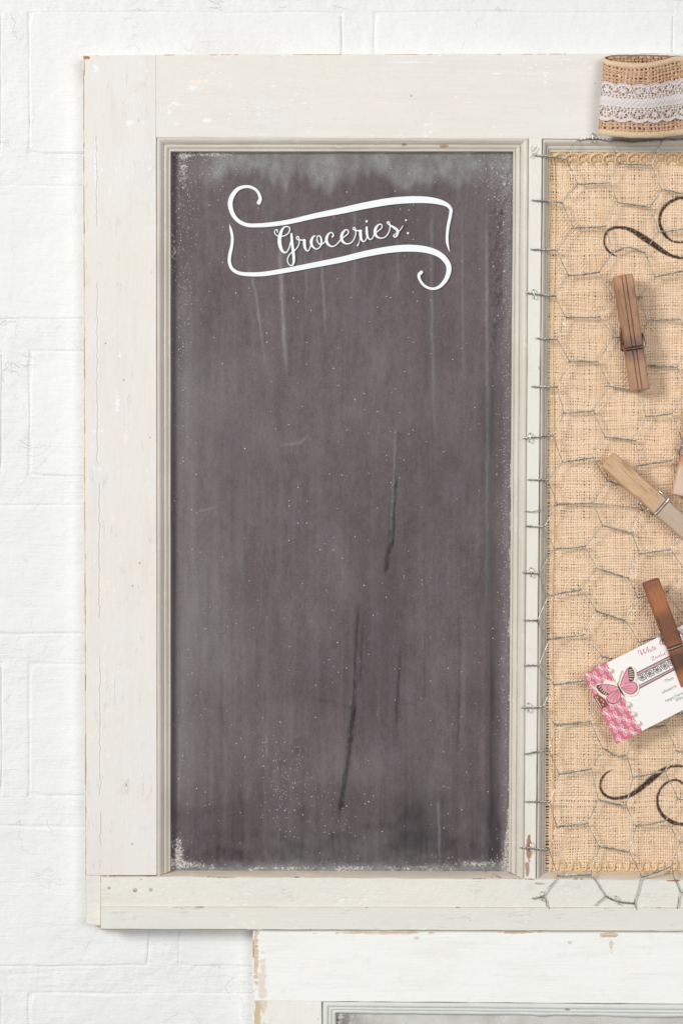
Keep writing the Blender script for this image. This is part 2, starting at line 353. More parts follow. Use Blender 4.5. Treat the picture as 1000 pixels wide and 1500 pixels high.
def mk_cord(name, a, b):
    m = Mat(name, 0.8, 0.15); m.col(m.mix(m.mr(m.noise(m.px(), 1/1.6, 3, 0.7), 0.3, 0.7), a, b)); m.bump(m.noise(m.px(), 1/1.2, 2), 0.5, 0.0004); return m.mat
M_braid = mk_cord('braid_cord', lin(240, 212, 172), lin(222, 186, 140))
M_hem = mk_cord('burlap_hem', lin(230, 208, 178), lin(206, 176, 142))
M_lace = mk_cord('white_lace', lin(226, 218, 215), lin(206, 196, 192))
# wire
def mk_metal(name, a, b, rough):
    m = Mat(name, rough, 0.5, 0.9); m.col(m.mix(m.mr(m.noise(m.px(), 1/9, 3), 0.35, 0.65), a, b)); m.bump(m.noise(m.px(), 1/2), 0.15, 0.0002); return m.mat
M_wire = mk_metal('galvanised_wire', (0.62, 0.61, 0.56, 1), (0.27, 0.26, 0.23, 1), 0.33)
M_steel = mk_metal('bright_spring_steel', (0.70, 0.70, 0.68, 1), (0.45, 0.44, 0.42, 1), 0.25)
M_rust = mk_metal('bronzed_spring_wire', (0.30, 0.20, 0.15, 1), (0.16, 0.10, 0.08, 1), 0.4)
M_dkspring = mk_metal('dull_dark_spring', (0.30, 0.24, 0.22, 1), (0.5, 0.42, 0.40, 1), 0.35)
M_nail = paint('painted_nail', lin(200, 196, 180), lin(175, 165, 148), 'h', worn=0.4)

# ------------------------------------------------------------------ wall behind
YW = 0.015
wall_mb = MB()
wv = P([-700, 1700, 1700, -700], [-500, -500, 2100, 2100], YW)
wall_mb.add(wv, [[0, 1, 2, 3]])
wall = wall_mb.build('wall', M_mortar); wall['kind'] = 'structure'
wall['label'] = 'white painted brick wall'; wall['category'] = 'wall'
def blob_block(mb, x0, y0, x1, y1, yf, yb, ch, jit, seed, rad=3.0, step=14, mi=0):
    """a slab with hand-worn outline: rounded corners, wavering edges, soft front arris"""
    pts = []
    def edge(ax, ay, bx, by):
        n = max(2, int(math.hypot(bx-ax, by-ay)/step))
        for i in range(n): pts.append((ax+(bx-ax)*i/n, ay+(by-ay)*i/n))
    r = rad
    edge(x0+r, y0, x1-r, y0); edge(x1, y0+r, x1, y1-r); edge(x1-r, y1, x0+r, y1); edge(x0, y1-r, x0, y0+r)
    p = np.array(pts); cx, cy = (x0+x1)/2, (y0+y1)/2
    nx = np.where(np.abs(p[:, 0]-cx)/(x1-x0) > np.abs(p[:, 1]-cy)/(y1-y0), np.sign(p[:, 0]-cx), 0.0)
    ny = np.where(nx == 0, np.sign(p[:, 1]-cy), 0.0)
    j = (fbm(p[:, 0]/30+seed*3.1, p[:, 1]/30, seed, 3)-0.5)*2*jit+(fbm(p[:, 0]/110+seed*1.7, p[:, 1]/110, seed+7, 2)-0.5)*2.4*jit
    q = p+np.stack([nx, ny], 1)*j[:, None]
    ins = q-np.stack([np.sign(q[:, 0]-cx)*np.minimum(np.abs(q[:, 0]-cx), ch), np.sign(q[:, 1]-cy)*np.minimum(np.abs(q[:, 1]-cy), ch)], 1)
    k = len(q)
    V = np.concatenate([P(ins[:, 0], ins[:, 1], yf, yf), P(q[:, 0], q[:, 1], yf+ch*0.28*S, yf), P(q[:, 0], q[:, 1], yb, yf)])
    F = [list(range(k))]+[[i, k+i, k+(i+1) % k, (i+1) % k] for i in range(k)]+[[k+i, 2*k+i, 2*k+(i+1) % k, k+(i+1) % k] for i in range(k)]
    mb.add(V, F, mi)
rows = [(-215, -28), (18, 225), (272, 467), (513, 697), (740, 928), (972, 1165), (1210, 1415), (1455, 1660)]
odd = [(-460, 2), (43, 500), (548, 985), (1030, 1490)]; even = [(-240, 218), (262, 715), (760, 1210)]
edges_all = []
for r, (ya, yb) in enumerate(rows):
    bs = odd if r % 2 else even
    for k, (xa, xb) in enumerate(bs):
        s_ = r*11+k; dx = random.uniform(-3, 3) if r not in (1, 6) else 0
        mb = MB(); blob_block(mb, xa+dx+1.0, ya+1.0, xb+dx-1.0, yb-1.0, YW-0.00062-random.uniform(0, 0.0003), YW-0.00002, 2.6, 1.7, s_, 4.0)
        mb.build('brick', M_brick, wall)
        if k:
            mb = MB(); blob_block(mb, bs[k-1][1]+0.3, ya-5, xa-0.3, yb+5, YW-0.00042, YW-0.00002, 2.2, 1.6, s_+50, 2.0)
            mb.build('mortar_joint', M_mortar, wall)
    if r+1 < len(rows):
        mb = MB(); blob_block(mb, -650, yb+0.3, 1650, rows[r+1][0]-0.3, YW-0.00038, YW-0.00002, 2.2, 1.6, r+90, 2.0)
        mb.build('mortar_joint', M_mortar, wall)

# ------------------------------------------------------------------ the framed board
YP = 0.0080     # depth of chalkboard face
YB = 0.0064     # depth of burlap face
frame = thing('framed_board', 'cream painted old window frame with black chalkboard pane and burlap pane under chicken wire', 'message board', P(560, 1363, 0.009).tolist())
def plank(name, quad, yf, yb, ch, mats, parent, jit=0.35, step=16, seed=0, em_=(1, 1, 1, 1)):
    """quad: TL TR BR BL in pixels; ch: chamfer px for top,right,bottom,left; worn arris gets material 1"""
    q = np.array(quad, float); out = []; inn = []; em = []
    ctr = q.mean(0)
    # inner quad by offsetting edges
    def line_off(a, b, d):
        t = (b-a)/np.linalg.norm(b-a); nrm = np.array([-t[1], t[0]]); return a+nrm*d, b+nrm*d
    L = [line_off(q[i], q[(i+1) % 4], ch[i]) for i in range(4)]
    def isec(l1, l2):
        a, b = l1; c, d = l2; r = b-a; s_ = d-c; t = ((c-a)[0]*s_[1]-(c-a)[1]*s_[0])/(r[0]*s_[1]-r[1]*s_[0]); return a+r*t
    iq = [isec(L[i-1], L[i]) for i in range(4)]
    for i in range(4):
        n = max(1, int(np.linalg.norm(q[(i+1) % 4]-q[i])/step))
        t = (q[(i+1) % 4]-q[i])/np.linalg.norm(q[(i+1) % 4]-q[i]); nrm = np.array([-t[1], t[0]])
        for k in range(n):
            f = k/n; a = q[i]+(q[(i+1) % 4]-q[i])*f; b = iq[i]+(iq[(i+1) % 4]-iq[i])*f
            amp = 0 if k == 0 else 1
            j1 = (fbm(f*n*step/24+i*31, seed*7.7, seed, 3)-0.5)*2*jit*amp; j2 = (fbm(f*n*step/20+i*57+9, seed*3.3, seed+5, 3)-0.5)*1.5*ch[i]*amp
            out.append(a+nrm*j1); inn.append(b+nrm*j2); em.append(i)
    out = np.array(out); inn = np.array(inn); k = len(out)
    mb = MB()
    V = np.concatenate([P(inn[:, 0], inn[:, 1], yf, yf), P(out[:, 0], out[:, 1], yf+np.array([ch[e] for e in em])*0.55*S, yf), P(out[:, 0], out[:, 1], yb, yf)])
    mb.add(V, [list(range(k))], 0)
    for e in range(4):
        ix = [i for i in range(k) if em[i] == e]
        mb.add(V, [[i, k+i, k+(i+1) % k, (i+1) % k] for i in ix], em_[e])
        mb.add(V, [[k+i, 2*k+i, 2*k+(i+1) % k, k+(i+1) % k] for i in ix], 0)
    return mb.build(name, mats, parent)
plank('stile', [(122, 81), (228.6, 80), (229.8, 1282.2), (125.5, 1282.2)], 0, 0.0147, (1.2, 0.45, 0.6, 1.5), [M_stile, M_edge, M_wornedge, M_joint], frame, seed=1, em_=(1, 0, 3, 2))
plank('top_rail', [(227.9, 80), (1100, 78), (1100, 204), (229, 201.5)], 0.00025, 0.0145, (0.9, 0.4, 0.6, 0.5), [M_rail, M_edge], frame, seed=2, em_=(1, 0, 0, 0))
plank('stile_foot', [(125.5, 1282), (147.6, 1282), (147.6, 1356), (126.5, 1355)], 0.0004, 0.0146, (0.5, 0.5, 0.8, 1.0), [M_bottom, M_stripedge, M_joint], frame, seed=3, em_=(2, 2, 1, 1))
plank('bottom_rail', [(147.8, 1283), (1196, 1289.6), (1196, 1330.6), (147.8, 1328.3)], -0.0006, 0.0145, (1.4, 0.5, 0.8, 0.7), [M_bottom, M_stripedge, M_joint], frame, jit=1.2, step=7, seed=4, em_=(1, 1, 0, 2))
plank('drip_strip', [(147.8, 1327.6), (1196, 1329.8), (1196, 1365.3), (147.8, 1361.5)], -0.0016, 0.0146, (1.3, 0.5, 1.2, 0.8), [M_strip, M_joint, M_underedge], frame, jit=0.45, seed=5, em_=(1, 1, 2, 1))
plank('stile', [(1099.6, 78), (1204, 78), (1197, 1290), (1099.6, 1290)], 0, 0.0147, (1.2, 1.2, 0.6, 0.45), [M_stile, M_edge, M_wornedge, M_joint], frame, seed=9, em_=(1, 2, 3, 0))
plank('muntin', [(774, 201.8), (793.5, 202), (784.2, 1287.5), (767.2, 1287)], 0.0001, 0.0146, (0.4, 0.9, 0.4, 0.7), [M_munt, M_mould], frame, seed=6)

PROF = [(0, 0.3), (0.03, 3.6), (0.07, 1.4), (0.14, 0.8), (0.27, 1.6), (0.40, 4.2), (0.50, 6.6), (0.53, 8.8), (0.57, 6.6), (0.66, 6.6), (0.76, 8.6), (0.83, 10.4), (0.86, 11.4), (0.89, 9.4), (0.95, 9.3), (0.985, 10.2), (1.0, 11.5), (1.006, 30)]
def mouldings(rect_o, rect_i, ydeep, sides, parent, mv, mh, seed, zs=1.0):
    def crn(k): return [(o_[0]+(i_[0]-o_[0])*k, o_[1]+(i_[1]-o_[1])*k) for o_, i_ in zip(rect_o, rect_i)]
    for sd in sides:
        a_, b_ = {'top': (0, 1), 'right': (1, 2), 'bottom': (2, 3), 'left': (3, 0)}[sd]
        n = 60; ts = np.linspace(0, 1, n); V = []
        for pi_, (k, dz) in enumerate(PROF):
            c = crn(k); A = np.array(c[a_]); B = np.array(c[b_]); p = A+(B-A)*ts[:, None]
            t = (B-A)/np.linalg.norm(B-A); nr = np.array([-t[1], t[0]])
            wob = (fbm(ts*22+pi_*0.35, pi_*0.23+seed, seed+pi_//4, 3)-0.5)*0.9*np.minimum(1, 12*np.minimum(ts, 1-ts))
            p = p+nr*wob[:, None]
            dep = np.minimum(dz*zs*S, ydeep+0.0004)+(fbm(ts*30, pi_*0.5, seed+40, 3)-0.5)*0.0003
            V.append(P(p[:, 0], p[:, 1], dep, 0.003))
        V = np.array(V)
        # back plate so the moulding is solid
        grid_mesh('moulding', V, len(PROF), n, mv if sd in ('left', 'right') else mh, parent)
mouldings([(229.5, 201.2), (774, 201.8), (767.2, 1287), (230, 1284)], [(250, 221.5), (751.5, 221.5), (744.8, 1277), (249.7, 1276.5)], YP, ('top', 'right', 'left'), frame, M_mould, M_mouldh, 3)
mouldings([(793.5, 204), (1100, 205), (1100, 1288), (784.2, 1288)], [(804.5, 222.5), (1092, 223), (1092, 1281), (798.5, 1279)], YB, ('top', 'left', 'right'), frame, M_mould, M_mouldh, 8)
def sill(x0, x1, ytop0, ytop1, ybot0, ybot1, ydeep, seed):
    n = 80; t = np.linspace(0, 1, n); V = []
    for k, dz in ((0, ydeep+0.0006), (0.08, ydeep-0.0009), (0.35, ydeep*0.55), (0.75, 0.0012), (1, 0.0006)):
        yy = (ytop0+(ytop1-ytop0)*t)*(1-k)+(ybot0+(ybot1-ybot0)*t)*k
        V.append(P(x0+(x1-x0)*t, yy+(fbm(t*40, k*3, seed, 3)-0.5)*1.2, dz+(fbm(t*40, k*5, seed+3)-0.5)*0.0005, 0.003))
    grid_mesh('sill_bevel', np.array(V), 5, n, M_baresill, frame)
sill(231, 768, 1276.5, 1277.5, 1284.5, 1288, YP, 21)
sill(786, 1100, 1277, 1280, 1288, 1291, YB, 22)

# chalkboard pane ---------------------------------------------------
gx = np.arange(246, 756.1, 1.8); gy = np.arange(217, 1281, 1.8)
X, Y = np.meshgrid(gx, gy, indexing='ij'); XR = X+6.7*(Y-222)/1058
def near(pts, wd, tail=0.25):
    """soft mask around a polyline (x, y)"""
    p = np.asarray(pts, float); dmin = np.full(X.shape, 1e9)
    wob = (fbm(X*0+Y/14, Y*0+p[0][0], 5, 3)-0.5)*2
    for i in range(len(p)-1):
        a = p[i]; b = p[i+1]; ab = b-a
        t = np.clip(((X-a[0])*ab[0]+(Y-a[1])*ab[1])/(ab@ab), 0, 1)
        dmin = np.minimum(dmin, np.hypot(X+wob-a[0]-ab[0]*t, Y-a[1]-ab[1]*t))
    y0, y1 = p[0][1], p[-1][1]; fade = np.clip((Y-y0)/(0.12*(y1-y0)), 0, 1)*np.clip((y1-Y)/(tail*(y1-y0)), 0, 1)
    return np.exp(-(dmin/wd)**2)*(0.25+0.75*fade)*(0.35+1.0*fbm(X/2.6, Y/9, 6, 3))
streak = fbm(X/5, Y/190, 3, 4); streak2 = fbm(X/22, Y/260, 9, 3)
edge_y = 240+52*fbm(X/34, Y/900, 31, 3)+34*(vn(X/7, 0.3, 44)-0.4)*vn(X/40, 0.5, 46)+8
topd = sst(0, 24, edge_y-Y)*(0.35+0.8*fbm(X/18, Y/26, 12, 4))*sst(270, 345, X+18*fbm(X/20, Y/20, 71))*(1-0.55*sst(655, 740, X))
topd *= 0.95*(0.30+1.05*fbm(X/9, Y/11, 77, 4))
dust = topd+0.06*sst(0.45, 0.8, streak)+0.06*sst(0.4, 0.75, streak2)*sst(760, 300, X)+0.13*sst(0.48, 0.8, fbm(X/55, Y/75, 19, 5))*(0.15+1.1*fbm(X/3.5, Y/22, 18, 3))
dust += 0.24*np.exp(-((X-272)/15)**2)*sst(380, 470, Y)*(0.35+fbm(X/4, Y/120, 61, 3))*sst(1230, 1100, Y)
dust += 0.09*np.exp(-((X-320)/50)**2)*sst(440, 560, Y)*sst(1150, 950, Y)*(0.5+fbm(X/60, Y/60, 16))
for pts, wd, st in [([(366, 392), (375, 430), (388, 530)], 1.7, .34), ([(410, 360), (412, 420), (419, 545)], 2.6, .5), ([(470, 372), (473, 420), (477, 485)], 1.8, .32),
                    ([(447, 370), (449, 440)], 1.4, .22), ([(632, 300), (632, 440), (636, 640)], 2.4, .26), ([(520, 300), (519, 420)], 2.2, .2), ([(676, 300), (678, 560)], 1.6, .2),
                    ([(712, 300), (714, 640), (712, 900)], 2.2, .3), ([(641, 1170), (644, 1260)], 1.8, .3), ([(580, 620), (576, 700), (572, 800)], 1.5, .25),
                    ([(412, 653), (440, 648), (447, 640)], 2.0, .3), ([(288, 750), (318, 742)], 1.0, .3), ([(389, 1075), (391, 1110)], 1.0, .3), ([(582, 340), (583, 430)], 1.6, .2), ([(264, 1060), (262, 1190)], 1.2, .3)]:
    dust += 1.5*st*near(pts, wd)
dust += 0.5*sst(1250, 1276, Y+14*fbm(X/20, Y/9, 33)-7)*fbm(X/8, Y/6, 34)
dust += 0.34*sst(733, 746, XR+6*fbm(X/5, Y/18, 37)-3)*(0.3+fbm(X/5, Y/22, 38))
dust += 0.35*np.exp(-((XR-730)/22)**2-((Y-262)/34)**2)*fbm(X/5, Y/7, 39)
for cx, cy, rx, ry, st in [(300, 570, 60, 70, .12), (298, 880, 34, 70, .20), (310, 960, 60, 50, .12), (300, 1110, 50, 70, .10), (390, 650, 60, 30, .06), (530, 1230, 90, 30, .10), (640, 1130, 30, 60, .08)]:
    dust += st*np.exp(-((X-cx)/rx)**2-((Y-cy)/ry)**2)*(0.35+1.2*fbm(X/6, Y/26, 29, 4))
dust += 0.45*sst(1262, 1274, Y+16*(fbm(X/14, Y/9, 35, 4)-0.5))*(0.2+1.1*fbm(X/4, Y/4, 36, 3))
dust = np.clip(dust, 0, 0.95)
dk = 0.62*np.exp(-((XR-724-4*np.sin(Y/160))/7.5)**2)*sst(290, 520, Y)*(0.45+0.8*fbm(X/3, Y/70, 41))
dk += 0.60*sst(1150, 1240, Y+26*fbm(X/40, Y/30, 42))*fbm(X/50, Y/22, 43, 5)*1.5*(0.45+1.0*fbm(X/4, Y/12, 45, 3))
dk += 0.35*np.exp(-((X-256)/5)**2)*(0.3+fbm(X/3, Y/60, 47))
dk += 0.34*sst(0.46, 0.8, fbm(X/90, Y/170, 52, 3))+0.16*sst(0.5, 0.72, fbm(X/9, Y/200, 53, 3))*sst(700, 1000, Y)
for pts, wd, st in [([(579, 690), (576, 740), (573, 800)], 3.0, .75), ([(574, 770), (573, 797), (567, 815), (565, 838)], 3.4, .8), ([(524, 885), (520, 980), (515, 1065)], 2.2, .4), ([(518, 1030), (513, 1080), (498, 1188)], 3.8, 1.0), ([(586, 950), (580, 1062)], 2.4, .45),
                    ([(671, 900), (673, 960), (670, 1100)], 2.2, .4), ([(388, 1005), (390, 1060)], 2, .3), ([(450, 1020), (520, 1040)], 3, .15), ([(532, 900), (526, 1000)], 2, .3)]:
    dk += 1.5*st*near(pts, wd, 0.06)
dk = np.clip(dk, 0, 0.95)
spk = 0.06+0.16*sst(0.45, 0.7, fbm(X/70, Y/110, 81))
for cx, cy, rx, ry, st in [(268, 250, 16, 40, .75), (315, 245, 30, 20, .45), (738, 300, 12, 90, .75), (724, 262, 26, 36, .5), (270, 420, 16, 140, .30), (742, 800, 9, 500, .55), (270, 1262, 40, 12, .5), (700, 1262, 60, 10, .5), (480, 1268, 200, 7, .35), (415, 1160, 45, 80, .45), (455, 820, 50, 190, .14), (540, 470, 30, 40, .22), (270, 290, 34, 80, .32), (262, 480, 14, 250, .2), (735, 700, 12, 420, .28), (720, 260, 30, 60, .2), (500, 1180, 60, 60, .25), (290, 430, 60, 50, .18), (470, 560, 60, 60, .12)]:
    spk = spk+st*np.exp(-((X-cx)/rx)**2-((Y-cy)/ry)**2)
scf = 0.36*np.ones_like(X)
for cx, cy, rx, ry, st in [(268, 250, 14, 34, .25), (310, 226, 60, 6, .28), (315, 252, 18, 24, .21), (285, 320, 24, 30, .13), (262, 1245, 10, 24, .32), (285, 1266, 46, 8, .26), (700, 1264, 42, 6, .30), (742, 1240, 8, 30, .3),
                           (560, 1271, 130, 6, .24), (400, 1272, 80, 4, .2), (262, 1262, 12, 12, .06), (738, 1262, 12, 14, .06), (270, 262, 8, 20, .08), (738, 265, 12, 30, .22), (256, 370, 7, 40, .18), (730, 312, 10, 60, .12), (276, 1210, 22, 22, .15), (505, 1205, 20, 14, .12), (535, 272, 5, 4, .24), (685, 222, 16, 5, .3), (560, 224, 90, 4, .12)]:
    scf += st*np.exp(-((X-cx)/rx)**2-((Y-cy)/ry)**2)
scf += 0.27*np.exp(-((XR-752)/3.6)**2)*sst(560, 720, Y)*sst(0.35, 0.62, fbm(X/9, Y/14, 83))+0.12*np.exp(-((XR-752)/3.5)**2)
ed = np.minimum(np.minimum(X-251, 751-XR), np.minimum(Y-222, 1276-Y))
scf += 0.17*np.exp(-np.maximum(ed, 0)/7.0)*sst(0.42, 0.66, fbm(X/34, Y/34, 87, 3))
spk = spk+0.20*np.exp(-np.maximum(ed, 0)/16.0)*sst(0.35, 0.6, fbm(X/40, Y/40, 88, 3))
# relief: thick paint wrinkles by the upper right corner, runs, brush marks
rel = 0.00010*(fbm(X/3.2, Y/60, 91, 3)-0.5)+0.00018*(fbm(X/30, Y/60, 92, 3)-0.5)
wr = np.exp(-((XR-732)/16)**2)*sst(225, 250, Y)*sst(620, 330, Y)
rel += wr*0.0034*(np.abs(fbm((X-0.25*Y)/6, (Y+0.8*X)/13, 95, 4)-0.5)*2-0.25)
rel += 0.0006*np.exp(-((XR-715)/3.0)**2)*sst(280, 380, Y)
rel += 0.0009*near([(579, 690), (575, 760), (573, 795), (566, 838)], 3.0)+0.0010*near([(521, 960), (514, 1075), (497, 1188)], 3.8, 0.05)+0.0003*near([(410, 360), (412, 420), (419, 545)], 2.6)
rel += 0.0006*sst(744, 752, XR)*fbm(X/4, Y/9, 97)
pv = P(X, Y, YP-rel, YP)
chalk = grid_mesh('chalkboard', pv, len(gx), len(gy), M_chalk, frame, np.stack([dust, dk, spk, scf], -1).reshape(-1, 4))
chalk['label'] = 'black chalkboard pane streaked with chalk dust'

# lettering on the chalkboard ----------------------------------------
YL = YP-0.0006
def zpts(l, ox, oy, k): return [(ox+x*k, oy+y*k, w_*k) for x, y, w_ in l]
a = lambda l: zpts(l, 325, 260, .18); b = lambda l: zpts(l, 500, 270, .18)
mb = MB(); stroke(mb, a([(300, 205, 32), (312, 170, 26), (290, 115, 22), (245, 82, 22), (190, 75, 24), (130, 95, 30), (85, 150, 36), (68, 215, 38), (85, 290, 34), (130, 350, 30), (200, 385, 30), (290, 390, 32), (420, 380, 36), (560, 358, 38), (760, 312, 42)])
       + b([(0, 215, 50), (200, 172, 54), (400, 138, 56), (560, 126, 56), (700, 128, 52), (800, 145, 42), (860, 170, 30), (888, 205, 26), (885, 250, 25), (868, 330, 24), (858, 410, 22), (860, 480, 20), (878, 548, 4)]), YL)
mb.build('banner_line', M_vinyl, chalk)
mb = MB(); stroke(mb, a([(63, 384, 4), (75, 430, 20), (85, 490, 22), (80, 560, 24), (65, 630, 26), (62, 690, 26), (85, 745, 26), (140, 778, 28), (220, 788, 32), (340, 785, 36), (500, 760, 38), (700, 722, 42)])
       + b([(0, 613, 47), (200, 565, 50), (400, 530, 54), (560, 520, 56), (700, 535, 52), (800, 575, 46), (860, 640, 42), (872, 700, 40), (850, 770, 34), (800, 830, 26), (740, 850, 20), (680, 830, 20), (640, 785, 20), (628, 740, 24), (648, 716, 28)]), YL)
mb.build('banner_line', M_vinyl, chalk)
z1 = lambda l: zpts(l, 395, 320, .105); z2 = lambda l: zpts(l, 495, 310, .105)
letters = [
 [z1([(105, 192, 16), (108, 162, 14), (85, 158, 13), (68, 185, 13), (78, 220, 13), (110, 243, 13), (150, 250, 13), (200, 243, 15), (250, 215, 15), (278, 170, 16), (275, 130, 15), (240, 114, 16), (200, 125, 22), (165, 175, 38), (142, 250, 50), (136, 310, 52), (145, 380, 50), (170, 445, 38), (210, 478, 22), (240, 465, 17), (270, 410, 16), (292, 330, 16)]),
  z1([(302, 218, 30), (307, 280, 36), (315, 370, 38), (328, 470, 40), (336, 560, 38), (332, 620, 30), (310, 656, 18), (275, 648, 15), (248, 600, 15), (255, 545, 15), (290, 490, 15), (340, 455, 15), (385, 405, 15), (410, 350, 15), (412, 300, 15)])],
 [z1([(412, 300, 15), (402, 260, 17), (384, 254, 15), (372, 272, 15), (388, 294, 15), (420, 300, 16), (460, 303, 18), (495, 305, 20)]), z1([(482, 305, 40), (484, 360, 40), (494, 415, 34), (520, 452, 20), (547, 440, 15), (568, 390, 15)])],
 [z1([(635, 244, 15), (605, 258, 28), (580, 310, 40), (585, 370, 36), (620, 413, 22), (660, 426, 15), (700, 398, 16), (720, 340, 26), (714, 275, 24), (685, 240, 15), (660, 265, 15), (665, 320, 16), (690, 355, 18), (725, 360, 15), (765, 330, 15), (785, 300, 15)])],
 [z1([(872, 258, 22), (886, 238, 20), (876, 206, 15), (845, 198, 16), (810, 230, 30), (790, 290, 40), (805, 350, 36), (850, 388, 22), (900, 385, 15), (945, 350, 15), (990, 290, 15)])],
 [z2([(0, 440, 14), (40, 390, 15), (95, 345, 15), (140, 305, 15), (140, 265, 15), (105, 255, 18), (62, 300, 36), (47, 360, 40), (65, 418, 34), (120, 450, 18), (180, 435, 15), (220, 385, 15), (245, 320, 15), (245, 265, 15)])],
 [z2([(245, 265, 15), (234, 228, 15), (214, 226, 15), (213, 248, 15), (245, 262, 16), (290, 268, 20), (325, 268, 22)]), z2([(310, 272, 40), (313, 330, 40), (323, 385, 32), (350, 418, 18), (380, 403, 15), (405, 350, 15)]), z2([(302, 380, 8), (292, 430, 9), (272, 475, 22)])],
 [z2([(398, 222, 30), (400, 290, 34), (412, 350, 28), (440, 388, 16), (475, 375, 15), (505, 310, 15)])],
 [z2([(505, 315, 15), (560, 268, 15), (608, 227, 15), (608, 188, 15), (575, 178, 18), (531, 220, 36), (513, 280, 40), (531, 340, 34), (585, 370, 18), (650, 358, 15), (700, 300, 15), (722, 230, 15), (722, 180, 15)])],
 [z2([(722, 192, 13), (712, 150, 15), (692, 143, 15), (688, 164, 15), (715, 185, 18), (765, 215, 30), (815, 250, 36), (830, 290, 34), (815, 338, 26), (790, 356, 16), (770, 340, 14), (785, 320, 13), (815, 300, 13), (865, 255, 14), (905, 198, 8)])]]
for i, L in enumerate(letters):
    mb = MB()
    for k, l in enumerate(L): stroke(mb, l, YL-0.00003*i-0.00014*k, YL)
    mb.build('letter', M_vinyl, chalk)
for cx, cy, r in ((397, 135, 17), (945, 120, 14), (972, 300, 15)):
    mb = MB(); disc(mb, 495+cx*.105, 310+cy*.105, r*.105, YL+0.0003, 0.0005, YL); mb.build('letter_dot', M_vinyl, chalk)

# burlap pane ----------------------------------------------------------
mb = MB(); mb.add(P([800, 1097, 1097, 800], [215, 215, 1290, 1290], YB+0.0011), [[0, 1, 2, 3]]); burlap = mb.build('burlap_panel', M_back, frame)
k1 = lambda l: zpts(l, 870, 270, .13); k2 = lambda l: zpts(l, 860, 1100, .14)
INK = [k1([(255, 815, 10), (200, 790, 22), (145, 740, 24), (110, 660, 22), (115, 590, 24), (150, 525, 28), (220, 490, 30), (310, 490, 36), (400, 510, 46), (480, 555, 60), (570, 615, 68), (680, 690, 64), (780, 760, 52), (880, 810, 36), (1000, 828, 32), (1200, 790, 30)]),
       k1([(1150, 190, 36), (1000, 155, 36), (920, 165, 36), (830, 215, 40), (765, 285, 40), (735, 370, 34), (735, 450, 34), (770, 540, 36), (830, 610, 32), (900, 648, 22), (1000, 650, 22), (1120, 600, 22)]),
       k2([(265, 192, 6), (190, 235, 22), (140, 310, 24), (135, 390, 26), (175, 455, 30), (250, 492, 32), (340, 492, 34), (430, 470, 42), (520, 415, 54), (620, 335, 62), (720, 250, 58), (800, 190, 42), (880, 162, 30), (1000, 160, 28), (1200, 200, 28)]),
       k2([(1120, 420, 24), (1000, 345, 24), (950, 310, 24), (890, 305, 24), (820, 335, 26), (760, 400, 26), (728, 490, 28), (735, 580, 32), (775, 660, 36), (830, 710, 42), (900, 750, 42), (1000, 768, 32), (1120, 760, 30)])]
INKP = np.concatenate([crom(l, 14) for l in INK])
def inkmask(u, v):
    sh = u.shape; u = u.ravel(); v = v.ravel(); out = np.zeros(len(u), np.float32)
    sel = np.where((u > 870) & (((v > 275) & (v < 385)) | ((v > 1110) & (v < 1220))))[0]
    for c in range(0, len(sel), 20000):
        s_ = sel[c:c+20000]; d = np.hypot(u[s_, None]-INKP[None, :, 0], v[s_, None]-INKP[None, :, 1])-INKP[None, :, 2]/2
        out[s_] = sst(0.45, -0.45, d.min(1))
    return out.reshape(sh)
def weave(us, vs, wu, wvd, amp, thick, mapf, seed, uext=None, ink=False):
    """plain weave: threads along v at us, along u at vs -> two arrays of vertices and tone/ink masks"""
    prof = np.array([-1, -0.42, 0.42, 1.0]); ph = np.array([0, 1, 1, 0.0])
    res = []
    for axis in (0, 1):
        A, B = (us, vs) if axis == 0 else (vs, us)
        nb = len(B)*2-1; bi = np.arange(nb)/2
        bpos = np.interp(bi, np.arange(len(B)), B)
        if axis == 1 and uext is not None: bpos = bpos.copy(); bpos[0] -= uext
        ii, jj, kk = np.meshgrid(np.arange(len(A)), np.arange(nb), np.arange(4), indexing='ij')
        sign = np.where((ii+(jj//2)+axis) % 2 == 0, 1.0, -1.0); hh = np.where(jj % 2 == 0, sign*amp, 0.0)
        bb = bpos[jj]; wdt = (wu if axis == 0 else wvd)*(0.66+0.70*fbm(bb/7+ii*7.3, ii*1.7, seed+axis*5, 3))
        wdt = wdt*(0.9+0.2*_hash(ii, ii*0, seed+33+axis))
        off = (fbm(bb/30, ii*0.21, seed+axis*9+2, 3)-0.5)*2.2*(A[1]-A[0])*0.6 + (_hash(ii, jj*0, seed+77)-0.5)*0.3*(A[1]-A[0])
        along = bb+(_hash(jj, ii*0+3, seed+5)-0.5)*0.0
        aa = A[ii]+off+prof[kk]*wdt/2; hz = hh+ph[kk]*thick
        u, v = (aa, along) if axis == 0 else (along, aa)
        tone = 0.36+0.38*_hash(ii, ii*0+axis, seed+13)+0.7*(fbm(bb/12, ii*2.3, seed+axis+21, 3)-0.5)
        im = inkmask(u, v) if ink else np.zeros_like(u)
        cols = np.stack([np.clip(tone, 0, 1), im, 0*u, 0*u+1], -1)
        res.append((mapf(u, v, hz), cols.reshape(-1, 4), len(A), nb))
    return res
us = np.arange(804.5, 1095, 3.3); vs = np.arange(221, 1284, 3.9)
def map_pane(u, v, h): return P(u, v, YB-h*S-0.0006*(fbm(u/45, v/60, 4, 2)-0.5), YB)
for V, cols, nb_, n_ in weave(us, vs, 2.65, 2.9, 0.72, 0.9, map_pane, 100, 7, True):
    o = grid_mesh('burlap_threads', V, n_, 4, M_burlap, burlap, cols, True, nb_); o['kind'] = 'stuff'
